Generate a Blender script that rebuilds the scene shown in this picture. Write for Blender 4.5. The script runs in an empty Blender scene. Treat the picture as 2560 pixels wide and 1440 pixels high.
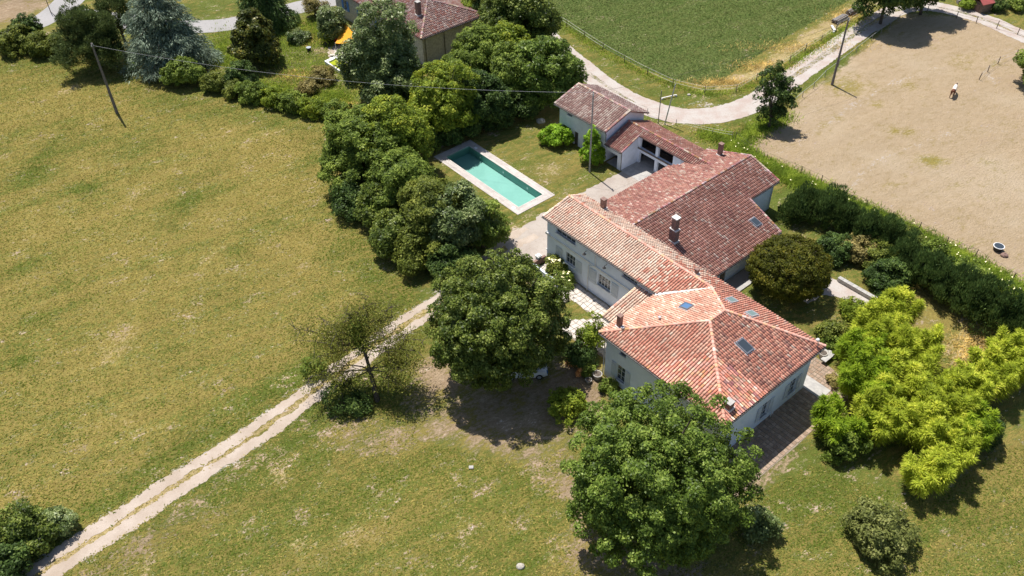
import bpy, math, random
import numpy as np
from mathutils import Matrix, Vector

scene = bpy.context.scene
COL = scene.collection
# ------------------------------------------------------------------ camera, sky, sun, exposure
FPX, PITCH, ROLL, CAM_H = 2162.4, math.radians(41.997), math.radians(1.38771), 60.0   # focal length in 2560-px units
_cp, _sp, _cr, _sr = math.cos(PITCH), math.sin(PITCH), math.cos(ROLL), math.sin(ROLL)
_fwd = np.array([0, _cp, -_sp]); _r = np.array([1., 0, 0]); _d = np.array([0, -_sp, -_cp])
RIGHT = _cr * _r + _sr * _d; DOWN = -_sr * _r + _cr * _d
CR = np.array([RIGHT, DOWN, _fwd]); CPOS = np.array([0, 0, CAM_H])
cam_d = bpy.data.cameras.new('camera'); cam = bpy.data.objects.new('camera', cam_d); COL.objects.link(cam)
cam_d.sensor_width = 36.0; cam_d.lens = FPX / 2560 * 36.0; cam_d.clip_end = 4000; cam_d.clip_start = 1
cam.matrix_world = Matrix(((RIGHT[0], -DOWN[0], -_fwd[0], 0), (RIGHT[1], -DOWN[1], -_fwd[1], 0),
                           (RIGHT[2], -DOWN[2], -_fwd[2], CAM_H), (0, 0, 0, 1)))
scene.camera = cam
SUN_EL = math.radians(66.5); SUN_AZ = math.radians(122.0)      # direction TO the sun, measured from +X
sun_dir = Vector((math.cos(SUN_EL) * math.cos(SUN_AZ), math.cos(SUN_EL) * math.sin(SUN_AZ), math.sin(SUN_EL)))
world = bpy.data.worlds.new('World'); scene.world = world; world.use_nodes = True
wn = world.node_tree; bg = wn.nodes['Background']
sky = wn.nodes.new('ShaderNodeTexSky'); sky.sky_type = 'NISHITA'; sky.sun_disc = False
sky.sun_elevation = SUN_EL; sky.sun_rotation = math.radians(90) - SUN_AZ; sky.altitude = 100
wn.links.new(sky.outputs[0], bg.inputs[0]); bg.inputs[1].default_value = 0.082
sl = bpy.data.lights.new('sun', 'SUN'); sl.energy = 4.7; sl.angle = math.radians(0.53); sl.color = (1.0, 0.955, 0.89)
so = bpy.data.objects.new('sun', sl); COL.objects.link(so)
so.rotation_euler = sun_dir.to_track_quat('Z', 'Y').to_euler(); so.location = (0, 60, 120)
scene.view_settings.view_transform = 'Standard'; scene.view_settings.look = 'None'
scene.view_settings.exposure = 0.42; scene.view_settings.gamma = 1.0
scene.view_settings.use_curve_mapping = False
cy = scene.cycles
cy.max_bounces = 6; cy.diffuse_bounces = 3; cy.glossy_bounces = 2; cy.transmission_bounces = 4; cy.transparent_max_bounces = 8
cy.use_denoising = True
cy.caustics_reflective = False; cy.caustics_refractive = False

# ------------------------------------------------------------------ places
def back(u, v, z=0.0):
    """world point at height z that the photograph shows at (u, v) of its 2560 x 1440 pixels"""
    d = np.array([(u - 1280) / FPX, (v - 720) / FPX, 1.0]) @ CR
    return CPOS + d * ((z - CAM_H) / d[2])
def project(P):
    d = (np.asarray(P, float) - CPOS) @ CR.T
    return np.stack([1280 + FPX * d[..., 0] / d[..., 2], 720 + FPX * d[..., 1] / d[..., 2]], -1)
TH = math.radians(-50.53)
AX = np.array([math.cos(TH), math.sin(TH)]); BX = np.array([-AX[1], AX[0]])   # the farm's two building directions
O2 = back(1812, 1072, 4.6)[:2]
def W(s, t, z=0.0): return np.r_[O2 + s * AX + t * BX, z]
def ST(p): q = np.asarray(p)[:2] - O2; return float(q @ AX), float(q @ BX)
def m_per_px(P): return float(np.dot(np.asarray(P) - CPOS, _fwd)) / FPX

# ------------------------------------------------------------------ mesh and object helpers
ORG = {}
def new_mesh(name, V, F, col=None, smooth=False):
    me = bpy.data.meshes.new(name)
    V = np.asarray(V, np.float32)
    if isinstance(F, np.ndarray):
        n, k = F.shape
        me.vertices.add(len(V)); me.vertices.foreach_set('co', V.ravel())
        me.loops.add(n * k); me.loops.foreach_set('vertex_index', F.astype(np.int32).ravel())
        me.polygons.add(n); me.polygons.foreach_set('loop_start', (np.arange(n) * k).astype(np.int32))
        try: me.polygons.foreach_set('loop_total', np.full(n, k, np.int32))
        except Exception: pass
    else:
        me.from_pydata(V.tolist(), [], [list(f) for f in F])
    me.update(calc_edges=True)
    if col is not None:
        a = me.color_attributes.new('tint', 'FLOAT_COLOR', 'POINT')
        c = np.ones((len(V), 4), np.float32); c[:, :col.shape[1]] = col
        a.data.foreach_set('color', c.ravel())
    if smooth: me.polygons.foreach_set('use_smooth', np.ones(len(me.polygons), bool))
    return me
def thing(name, label, cat, loc, group=None):
    o = bpy.data.objects.new(name, None); COL.objects.link(o); o.location = [float(x) for x in loc]
    o.empty_display_size = .5
    o['label'] = label; o['category'] = cat
    if group: o['group'] = group
    ORG[o] = np.array(loc, float)
    return o
def mk(name, V, F, mat, parent=None, col=None, smooth=False, kind=None, label=None, cat=None, group=None, origin=None):
    V = np.asarray(V, float).reshape(-1, 3)
    org = ORG[parent] if parent is not None else (np.array(origin, float) if origin is not None else np.zeros(3))
    me = new_mesh(name, V - org, F, col, smooth)
    o = bpy.data.objects.new(name, me); COL.objects.link(o)
    if mat: me.materials.append(mat)
    if parent is not None: o.parent = parent
    else: o.location = org
    ORG[o] = org
    if kind: o['kind'] = kind
    if label: o['label'] = label
    if cat: o['category'] = cat
    if group: o['group'] = group
    return o
class MB:
    """collects boxes, prisms and tubes into one mesh"""
    def __init__(self): self.V = []; self.F = []; self.n = 0
    def add(self, V, F):
        V = np.asarray(V, float); self.V.append(V); self.F += [tuple(i + self.n for i in f) for f in F]; self.n += len(V); return self
    def hexa(self, P): return self.add(P, [(0, 3, 2, 1), (4, 5, 6, 7), (0, 1, 5, 4), (1, 2, 6, 5), (2, 3, 7, 6), (3, 0, 4, 7)])
    def box(self, s0, s1, t0, t1, z0, z1):
        return self.hexa([W(s0, t0, z0), W(s1, t0, z0), W(s1, t1, z0), W(s0, t1, z0), W(s0, t0, z1), W(s1, t0, z1), W(s1, t1, z1), W(s0, t1, z1)])
    def obox(self, c, ax, ay, az, hx, hy, hz):
        c, ax, ay, az = map(np.asarray, (c, ax, ay, az))
        P = [c + ax * hx * i + ay * hy * j + az * hz * k for k in (-1, 1) for i, j in ((-1, -1), (1, -1), (1, 1), (-1, 1))]
        return self.hexa(P)
    def prism(self, P, z0, z1):
        n = len(P); V = [np.r_[p[:2], z0] for p in P] + [np.r_[p[:2], z1] for p in P]
        return self.add(V, [tuple(range(n - 1, -1, -1)), tuple(range(n, 2 * n))] + [(i, (i + 1) % n, n + (i + 1) % n, n + i) for i in range(n)])
    def tube(self, P, r, k=6, cap=True):
        P = np.asarray(P, float); n = len(P); r = np.broadcast_to(np.asarray(r, float), (n,))
        V = []
        for i in range(n):
            d = P[min(i + 1, n - 1)] - P[max(i - 1, 0)]; d = d / (np.linalg.norm(d) + 1e-9)
            a = np.cross(d, [0, 0, 1.0] if abs(d[2]) < .9 else [1.0, 0, 0]); a /= np.linalg.norm(a); b = np.cross(d, a)
            for j in range(k):
                t = 2 * math.pi * j / k; V.append(P[i] + r[i] * (a * math.cos(t) + b * math.sin(t)))
        F = [(i * k + j, i * k + (j + 1) % k, (i + 1) * k + (j + 1) % k, (i + 1) * k + j) for i in range(n - 1) for j in range(k)]
        if cap: F += [tuple(range(k - 1, -1, -1)), tuple((n - 1) * k + j for j in range(k))]
        return self.add(V, F)
    def build(self, name, mat, parent=None, **kw):
        return mk(name, np.concatenate(self.V), self.F, mat, parent, **kw)

# ------------------------------------------------------------------ materials
class NT:
    def __init__(self, name):
        self.m = bpy.data.materials.new(name); self.m.use_nodes = True
        self.t = self.m.node_tree; self.N = self.t.nodes; self.L = self.t.links
        self.N.clear(); self.out = self.N.new('ShaderNodeOutputMaterial')
        self.pos = None
    def put(self, sock, v):
        if hasattr(v, 'is_linked') or isinstance(v, bpy.types.NodeSocket): self.L.new(v, sock)
        else: sock.default_value = v
    def position(self):
        if self.pos is None: self.pos = self.N.new('ShaderNodeNewGeometry').outputs['Position']
        return self.pos
    def noise(self, scale, detail=3, rough=.55, vec=None, stretch=None, rot=0, dist=0):
        n = self.N.new('ShaderNodeTexNoise'); n.inputs['Scale'].default_value = scale; n.inputs['Detail'].default_value = detail
        n.inputs['Roughness'].default_value = rough; n.inputs['Distortion'].default_value = dist
        v = vec or self.position()
        if stretch:
            mp = self.N.new('ShaderNodeMapping'); mp.vector_type = 'TEXTURE'; mp.inputs['Scale'].default_value = stretch; mp.inputs['Rotation'].default_value = (0, 0, rot)
            self.L.new(v, mp.inputs[0]); v = mp.outputs[0]
        self.L.new(v, n.inputs['Vector']); return n.outputs['Fac']
    def math(self, op, a, b=0.0, clamp=False):
        n = self.N.new('ShaderNodeMath'); n.operation = op; n.use_clamp = clamp
        self.put(n.inputs[0], a); self.put(n.inputs[1], b); return n.outputs[0]
    def ramp(self, fac, lo, hi):
        n = self.N.new('ShaderNodeMapRange'); n.interpolation_type = 'SMOOTHSTEP'
        self.put(n.inputs[0], fac); n.inputs[1].default_value = lo; n.inputs[2].default_value = hi; return n.outputs[0]
    def mix(self, fac, a, b, mode='MIX'):
        n = self.N.new('ShaderNodeMix'); n.data_type = 'RGBA'; n.blend_type = mode; n.clamp_factor = True
        self.put(n.inputs['Factor'], fac)
        for s, v in ((n.inputs[6], a), (n.inputs[7], b)):
            self.put(s, v if not isinstance(v, tuple) else (*v, 1)[:4])
        return n.outputs[2]
    def attr(self, name):
        n = self.N.new('ShaderNodeAttribute'); n.attribute_name = name; return n
    def sep(self, c):
        n = self.N.new('ShaderNodeSeparateColor'); self.L.new(c, n.inputs[0]); return n.outputs
    def grey(self, f):
        n = self.N.new('ShaderNodeCombineColor')
        for i in range(3): self.L.new(f, n.inputs[i])
        return n.outputs[0]
    def principled(self, col, rough=.8, spec=.3, metal=0., bump=None, bstr=.5, bdist=.05):
        p = self.N.new('ShaderNodeBsdfPrincipled')
        self.put(p.inputs['Base Color'], (*col, 1) if isinstance(col, tuple) else col)
        self.put(p.inputs['Roughness'], rough); p.inputs['Specular IOR Level'].default_value = spec; p.inputs['Metallic'].default_value = metal
        if bump is not None:
            b = self.N.new('ShaderNodeBump'); b.inputs['Strength'].default_value = bstr; b.inputs['Distance'].default_value = bdist
            self.L.new(bump, b.inputs['Height']); self.L.new(b.outputs[0], p.inputs['Normal'])
        self.L.new(p.outputs[0], self.out.inputs[0]); return p
def simple(name, c1, c2=None, scale=3., rough=.8, spec=.3, metal=0., bump=0., detail=4, lo=.35, hi=.65, fine=0.):
    t = NT(name); n = t.noise(scale, detail)
    c = t.mix(t.ramp(n, lo, hi), c1, c2 or c1)
    if fine:
        f = t.noise(scale * 7, 3); v = t.math('ADD', t.math('MULTIPLY', f, fine * 2), 1 - fine)
        c = t.mix(1.0, c, t.grey(v), 'MULTIPLY')
    t.principled(c, rough, spec, metal, t.noise(scale * 4, 3) if bump else None, .6, bump)
    return t.m
def leaf_mat(name, dark, mid, light, trans=.28, rough=.5, spec=.25, patch=.9, gain=1.78, red=1.10):
    spec *= .5
    dark, mid, light = [(c[0] * gain * red * k, c[1] * gain * k, c[2] * gain * .66 * k) for c, k in ((dark, .8), (mid, 1.05), (light, 1.3))]
    t = NT(name); g = t.N.new('ShaderNodeNewGeometry')
    r = g.outputs['Random Per Island']
    n = t.noise(.55, 2)
    f = t.math('ADD', t.math('MULTIPLY', r, .75), t.math('MULTIPLY', t.math('SUBTRACT', n, .5), patch * 2), True)
    c = t.mix(t.ramp(f, 0, .5), dark, mid); c = t.mix(t.ramp(f, .5, 1.), c, light)
    p = t.N.new('ShaderNodeBsdfPrincipled'); t.L.new(c, p.inputs['Base Color']); p.inputs['Roughness'].default_value = rough
    p.inputs['Specular IOR Level'].default_value = spec
    tr = t.N.new('ShaderNodeBsdfTranslucent'); t.L.new(t.mix(.5, c, tuple(min(1, x * 1.5) for x in light)), tr.inputs[0])
    mx = t.N.new('ShaderNodeMixShader'); mx.inputs[0].default_value = trans
    t.L.new(p.outputs[0], mx.inputs[1]); t.L.new(tr.outputs[0], mx.inputs[2]); t.L.new(mx.outputs[0], t.out.inputs[0])
    return t.m
def tile_mat(name, moss=.25):
    t = NT(name); a = t.attr('tint').outputs['Color']
    n = t.noise(9, 4); n2 = t.noise(.45, 3); n3 = t.noise(30, 2)
    c = t.mix(t.math('MULTIPLY', t.ramp(n, .45, .7), moss), a, (.20, .15, .12))
    c = t.mix(t.math('MULTIPLY', t.ramp(n3, .58, .78), .16), c, (.72, .60, .50))
    v = t.math('ADD', t.math('MULTIPLY', n2, .9), .58); c = t.mix(1.0, c, t.grey(v), 'MULTIPLY')
    t.principled(c, .85, .2, 0, n3, .4, .01); return t.m
MAT = {}
MAT['plaster'] = simple('plaster', (.82, .88, .98), (.75, .81, .91), .8, .9, .2, bump=.004, fine=.06)  # white plaster; the blue of skylit shade is mixed into its colour
MAT['plaster_grey'] = simple('plaster_grey', (.80, .85, .95), (.71, .76, .85), 1.2, .9, .2, bump=.006, fine=.1)  # carries the same bluish shade tint in its colour
MAT['trim'] = simple('trim', (.78, .78, .77), (.70, .70, .69), 2., .7, .3, fine=.04)
MAT['shutter'] = simple('shutter', (.62, .66, .72), (.55, .60, .66), 3., .6, .3, fine=.05)
MAT['blue_shutter'] = simple('blue_shutter', (.11, .28, .72), (.09, .22, .6), 3., .6, .3)
MAT['tile'] = tile_mat('tile', .15); MAT['tile_old'] = tile_mat('tile_old', .45)
MAT['channel'] = simple('channel', (.21, .12, .09), (.32, .195, .15), 3., .95, .1, bump=.01, fine=.25)
MAT['channel_old'] = simple('channel_old', (.20, .11, .095), (.28, .18, .15), 3., .95, .1, bump=.01, fine=.25)
MAT['gutter'] = simple('gutter', (.09, .085, .085), (.14, .13, .125), 4., .5, .4, .3)
MAT['zinc'] = simple('zinc', (.55, .56, .58), (.45, .46, .48), 4., .45, .5, .4)
MAT['brick'] = simple('brick', (.30, .185, .15), (.22, .15, .13), 5., .9, .2, bump=.02, fine=.25)
MAT['stone'] = simple('stone', (.52, .48, .42), (.38, .35, .30), 3., .9, .2, bump=.02, fine=.2)
MAT['stonewall'] = simple('stonewall', (.60, .57, .53), (.44, .41, .38), 3.5, .9, .2, bump=.05, fine=.25, detail=6)
MAT['concrete'] = simple('concrete', (.46, .44, .41), (.36, .345, .33), 2., .9, .2, bump=.006, fine=.1)
MAT['mortar'] = simple('mortar', (.82, .79, .75), (.68, .64, .60), 6., .9, .2, bump=.01)
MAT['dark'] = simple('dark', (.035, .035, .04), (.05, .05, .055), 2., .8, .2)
MAT['frame'] = simple('frame', (.80, .80, .80), (.74, .74, .74), 5., .5, .4)
MAT['alu'] = simple('alu', (.20, .22, .25), (.26, .28, .31), 5., .35, .5, .6)
MAT['wood'] = simple('wood', (.22, .16, .12), (.13, .10, .08), 6., .85, .2, bump=.01, fine=.3)
MAT['wood_grey'] = simple('wood_grey', (.30, .27, .25), (.18, .16, .15), 6., .85, .2, bump=.01, fine=.3)
MAT['pole'] = simple('pole', (.15, .135, .135), (.20, .18, .175), 3., .85, .2, bump=.004, fine=.15)
MAT['pole_light'] = simple('pole_light', (.40, .38, .37), (.30, .28, .27), 3., .85, .2, fine=.15)
MAT['steel'] = simple('steel', (.50, .53, .57), (.42, .45, .49), 4., .4, .5, .5)
MAT['wire'] = simple('wire', (.55, .55, .57), (.45, .45, .47), 4., .5, .4)
MAT['wire_dark'] = simple('wire_dark', (.06, .06, .06), None, 4., .6, .3)
MAT['tape'] = simple('tape', (.80, .78, .72), (.68, .66, .58), 2., .6, .3)
MAT['bark'] = simple('bark', (.10, .08, .065), (.16, .135, .115), 5., .95, .1, bump=.03, fine=.35)
MAT['bark_pale'] = simple('bark_pale', (.27, .24, .21), (.19, .165, .14), 5., .95, .1, bump=.03, fine=.3)
def glass_mat(name, col, rough=.06):
    t = NT(name); n = t.noise(.8, 2)
    t.principled(t.mix(n, col, tuple(x * 1.4 for x in col)), rough, .9); return t.m
MAT['glass'] = glass_mat('glass', (.035, .045, .055))
MAT['glass_sky'] = glass_mat('glass_sky', (.07, .14, .26))
MAT['glass_grey'] = glass_mat('glass_grey', (.16, .22, .22), .12)

# ------------------------------------------------------------------ ground
rng = np.random.default_rng(7)
def gp(pts): return np.array([back(u, v)[:2] for u, v in pts])
def inside(P, poly):
    x, y = P[:, 0], P[:, 1]; r = np.zeros(len(P), bool); n = len(poly)
    for i in range(n):
        (x0, y0), (x1, y1) = poly[i], poly[(i + 1) % n]
        c = (y0 > y) != (y1 > y)
        r ^= c & (x < (x1 - x0) * (y - y0) / (y1 - y0 + 1e-12) + x0)
    return r
def seg_dist(P, pts, closed=False):
    d = np.full(len(P), 1e9); n = len(pts)
    for i in range(n if closed else n - 1):
        a, b = pts[i], pts[(i + 1) % n]; ab = b - a
        t = np.clip(((P - a) @ ab) / (ab @ ab + 1e-12), 0, 1)
        d = np.minimum(d, np.hypot(*(P - a - t[:, None] * ab).T))
    return d
def smooth_line(pts, step=.5):
    pts = np.asarray(pts, float); P = np.vstack([2 * pts[0] - pts[1], pts, 2 * pts[-1] - pts[-2]]); out = []
    for i in range(1, len(P) - 2):
        n = max(2, int(np.linalg.norm(P[i + 1] - P[i]) / step))
        for k in range(n):
            t = k / n
            out.append(.5 * (2 * P[i] + (P[i + 1] - P[i - 1]) * t + (2 * P[i - 1] - 5 * P[i] + 4 * P[i + 1] - P[i + 2]) * t * t + (3 * P[i] - P[i - 1] - 3 * P[i + 1] + P[i + 2]) * t ** 3))
    out.append(pts[-1]); return np.array(out)
PX_CROP = [(1360, 10), (1392, 46), (1440, 80), (1500, 115), (1560, 148), (1620, 176), (1690, 202), (1760, 212), (1805, 200), (1850, 168), (1905, 132), (1960, 95), (2040, 50), (2110, 8), (2150, -25), (2200, -90), (1300, -90)]
PX_PADDOCK = [(2262, 36), (2215, 78), (2150, 130), (2080, 185), (2010, 235), (1965, 285), (1920, 330), (1846, 344), (1900, 390), (2003, 432), (2110, 487), (2235, 548), (2300, 582), (2450, 650), (2560, 742), (2700, 830), (2900, 500), (2800, 120), (2560, 82), (2400, 42), (2320, 38)]
PX_MEADOW = [(-80, 128), (140, 132), (330, 180), (500, 228), (620, 262), (850, 318), (800, 380), (830, 480), (950, 610), (1030, 690), (1060, 775), (900, 895), (770, 990), (640, 1085), (460, 1200), (200, 1370), (60, 1470), (-200, 1700), (-300, 600)]
PX_LAWN = [(1060, 775), (900, 895), (770, 990), (640, 1085), (460, 1200), (200, 1370), (60, 1470), (40, 1900), (2900, 1900), (2900, 900), (2560, 742), (2300, 582), (2003, 432), (1846, 344), (1700, 330), (1500, 420), (1280, 280), (1190, 300), (1090, 400), (1000, 620)]
PX_DRIVE = [(40, 1478), (95, 1440), (200, 1368), (330, 1285), (460, 1200), (640, 1085), (770, 990), (900, 893), (1000, 820), (1060, 782), (1130, 735), (1210, 668), (1275, 610), (1330, 580)]
PX_TRACK = [(1330, 50), (1368, 92), (1430, 148), (1500, 203), (1580, 252), (1680, 286), (1780, 289), (1870, 264), (1940, 222), (2010, 174), (2090, 118), (2170, 66), (2240, 26), (2310, 14), (2400, 30), (2480, 56), (2560, 92), (2650, 130)]
PX_ROAD = [(-60, 112), (20, 88), (100, 55), (150, 35), (260, 45), (420, 66), (560, 62), (650, 42), (740, 20), (860, -6), (1000, -40)]
PX_ROAD2 = [(118, 48), (150, 22), (185, -10), (230, -60)]
STEP = .6
gx = np.arange(-115, 115.1, STEP); gy = np.arange(18, 185, STEP)
GX, GY = np.meshgrid(gx, gy); GP = np.stack([GX.ravel(), GY.ravel()], 1)
U = project(np.c_[GP, np.zeros(len(GP))])
def pmask(px, soft):
    poly = gp(px); i = inside(GP, poly); d = seg_dist(GP, poly, True); d = np.where(i, d, -d)
    return np.clip(.5 + d / (2 * soft), 0, 1)
m_crop = pmask(PX_CROP, .7); m_pad = pmask(PX_PADDOCK, .9); m_mead = pmask(PX_MEADOW, .6)
ch = {k: np.zeros(len(GP)) for k in ('lush', 'bare', 'crop', 'earth', 'grav', 'gold', 'rough')}
ch['lush'] += .66; ch['lush'] = np.where(m_mead > .5, .35, ch['lush'])
ch['crop'] = m_crop; ch['bare'] = m_pad; ch['lush'] = np.where(m_pad > .3, .25, ch['lush'])
d_drive = seg_dist(GP, smooth_line(gp(PX_DRIVE), 1)); d_track = seg_dist(GP, smooth_line(gp(PX_TRACK), 1)); d_road = seg_dist(GP, smooth_line(gp(PX_ROAD), 1))
ch['lush'] += .28 * np.exp(-((d_drive - 3.2) / 1.5) ** 2) * (GP[:, 1] < 90)
ch['lush'] += .1 * np.exp(-(d_track / 4.) ** 2)
ch['grav'] += .66 * np.exp(-(d_track / 1.5) ** 2)
ch['gold'] += .95 * np.exp(-(d_drive / .6) ** 2); ch['earth'] += .3 * np.exp(-(d_drive / .4) ** 2); ch['grav'] += .6 * np.exp(-((d_drive - .9) / .65) ** 2)
def blob(c, u, v, ru, rv, val, ang=0.):
    a = math.radians(ang); x = U[:, 0] - u; y = U[:, 1] - v
    X = x * math.cos(a) + y * math.sin(a); Y = -x * math.sin(a) + y * math.cos(a)
    ch[c] += (val * 1.5 if c == 'bare' else val) * np.exp(-(X / ru) ** 2 - (Y / rv) ** 2)
# (channel, u, v, radius along, radius across, amount, tilt)
for b in [('lush', 120, 160, 200, 22, .35, 6), ('lush', 420, 250, 140, 30, .25, 14), ('lush', 700, 310, 160, 26, .3, 18), ('lush', 880, 600, 45, 160, .4, -30), ('lush', 980, 740, 70, 60, .35, 0),
          ('lush', 300, 1240, 330, 45, .28, -36), ('lush', 730, 960, 110, 45, .4, -38), ('lush', 60, 1100, 200, 110, .1, 0), ('lush', 200, 480, 70, 30, .15, 0), ('lush', 90, 800, 60, 25, .3, 0), ('lush', 215, 470, 40, 18, .45, 0),
          ('gold', 500, 640, 300, 220, .22, 0), ('gold', 300, 850, 250, 150, .15, 0), ('gold', 700, 420, 150, 70, .2, 0), ('gold', 690, 325, 70, 16, .4, -25),
          ('earth', 520, 1240, 380, 42, .42, -36), ('earth', 300, 1390, 150, 30, .3, -36), ('gold', 560, 1250, 420, 60, .35, -36), ('earth', 420, 1330, 120, 40, .25, -30),
          ('earth', 1280, 1010, 190, 110, .95, 10), ('earth', 1085, 935, 60, 60, .8, 0), ('earth', 1010, 1080, 130, 70, .5, 0), ('earth', 1430, 960, 60, 80, .9, 0), ('earth', 1440, 1240, 38, 170, .65, -8), ('earth', 1290, 1130, 150, 40, .5, 25),
          ('earth', 1620, 1400, 220, 120, .8, 0), ('earth', 880, 1100, 160, 50, .4, 20), ('gold', 1100, 1330, 260, 80, .28, 0), ('gold', 1500, 1330, 60, 120, .3, 0), ('gold', 760, 1400, 200, 60, .2, -20),
          ('earth', 1930, 1180, 160, 26, .75, -38), ('lush', 2080, 1260, 140, 90, .25, 0), ('lush', 2420, 1310, 200, 30, .25, -8), ('gold', 2330, 1380, 250, 60, .15, -6), ('gold', 1990, 1390, 120, 50, .2, 0),
          ('gold', 2440, 870, 110, 70, .85, 30), ('earth', 2430, 880, 80, 50, .35, 30), ('gold', 2000, 600, 30, 60, .5, 35), ('lush', 1960, 520, 35, 60, .5, 20), ('earth', 1985, 590, 22, 30, .6, 0),
          ('earth', 2020, 640, 60, 30, .4, 0), ('lush', 2140, 780, 60, 50, .1, 0), ('lush', 1300, 340, 60, 30, .2, 0), ('gold', 1330, 420, 90, 50, .3, 20), ('gold', 1280, 300, 30, 16, .6, 0), ('gold', 1420, 430, 80, 30, .25, 0), ('lush', 1480, 450, 60, 25, .3, 0),
          ('gold', 1300, 560, 60, 20, .35, -25), ('earth', 1310, 590, 50, 14, .4, -30), ('gold', 1455, 770, 20, 30, .3, 0),
          ('gold', 1990, 118, 190, 20, .95, -33), ('gold', 1800, 208, 90, 18, .8, -8), ('gold', 2120, 40, 60, 24, .6, -33), ('gold', 1500, 148, 90, 14, .2, 34), ('earth', 1850, 205, 30, 14, .3, 0),
          ('lush', 1560, 185, 150, 12, .2, 34), ('lush', 1740, 240, 110, 14, .45, 5), ('grav', 1760, 262, 70, 10, .35, 0), ('lush', 2130, 140, 130, 14, .4, -38), ('lush', 1900, 300, 60, 30, .4, 0), ('gold', 1740, 325, 90, 14, .5, 8),
          ('bare', 2120, 215, 60, 26, -.45, 0), ('bare', 2110, 120, 70, 24, -.4, -40), ('bare', 2330, 400, 44, 14, -.6, 5), ('bare', 2270, 215, 30, 16, -.35, 0), ('bare', 2270, 330, 26, 12, -.4, 0), ('bare', 2060, 310, 30, 10, -.25, 0), ('bare', 2190, 260, 24, 8, -.45, 0), ('bare', 2450, 500, 40, 12, -.15, 0), ('bare', 2230, 330, 14, 14, -.4, 0),
          ('bare', 2420, 150, 60, 20, -.25, 0), ('earth', 2360, 70, 60, 14, .5, 5), ('earth', 1960, 345, 50, 20, .7, 10), ('earth', 1900, 370, 60, 16, .5, 25), ('earth', 2500, 630, 30, 14, .8, 30), ('earth', 2440, 640, 40, 10, .3, 25), ('earth', 2530, 200, 60, 50, .25, 0),
          ('earth', 40, 14, 110, 42, 1.3, -18), ('lush', 120, 45, 90, 16, .4, -28), ('lush', 560, 25, 120, 30, .3, 0), ('gold', 620, 10, 60, 10, .3, 0),
          ('rough', 740, 190, 170, 70, .5, 15), ('lush', 700, 140, 170, 90, .5, 0), ('gold', 760, 95, 50, 20, .3, 0), ('earth', 790, 125, 40, 12, .7, 0), ('gold', 720, 185, 80, 25, .12, 20), ('gold', 865, 270, 30, 22, .6, 20), ('earth', 810, 158, 30, 10, .4, 0), ('gold', 2520, 20, 60, 20, .3, 0),
          ('earth', 1180, 300, 90, 60, .5, 0), ('earth', 1120, 380, 50, 30, .4, 0), ('earth', 1490, 960, 60, 50, .6, 0)]:
    blob(*b)
# worn paths in the paddock
for px in ([(1870, 420), (2040, 330), (2180, 235), (2300, 185), (2340, 170)], [(2490, 215), (2470, 180), (2510, 140), (2560, 115)], [(2100, 500), (2200, 400), (2400, 330), (2560, 330)]):
    d = seg_dist(GP, smooth_line(gp(px), 1)); ch['grav'] += .33 * np.exp(-(d / .7) ** 2)
rb = np.random.default_rng(40)
for _ in range(90):
    u, v = rb.uniform(1950, 2560), rb.uniform(60, 640); blob('earth' if rb.random() < .55 else 'bare', u, v, rb.uniform(6, 26), rb.uniform(3, 9), rb.uniform(.2, .5) if _ % 2 else -rb.uniform(.15, .35), rb.uniform(-30, 30))
for _ in range(70):
    u, v = rb.uniform(150, 1450), rb.uniform(1080, 1440); blob('gold' if rb.random() < .6 else 'earth', u, v, rb.uniform(15, 70), rb.uniform(8, 24), rb.uniform(.15, .45), rb.uniform(-50, 10))
for _ in range(60):
    u, v = rb.uniform(0, 900), rb.uniform(180, 1200); blob('lush' if rb.random() < .6 else 'gold', u, v, rb.uniform(20, 110), rb.uniform(8, 30), rb.uniform(.12, .4), rb.uniform(-45, -15))
ch['earth'] *= .82
for k in ch: ch[k] = np.clip(ch[k], 0, 1)
NJ, NI = len(gy), len(gx)
gz = .05 * np.sin(GP[:, 0] * .21 + 1) * np.cos(GP[:, 1] * .17) * 0
GV = np.c_[GP, gz]
idx = np.arange(NJ * NI).reshape(NJ, NI)
GF = np.stack([idx[:-1, :-1], idx[:-1, 1:], idx[1:, 1:], idx[1:, :-1]], -1).reshape(-1, 4)
FC = GP[GF].mean(1)
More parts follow.
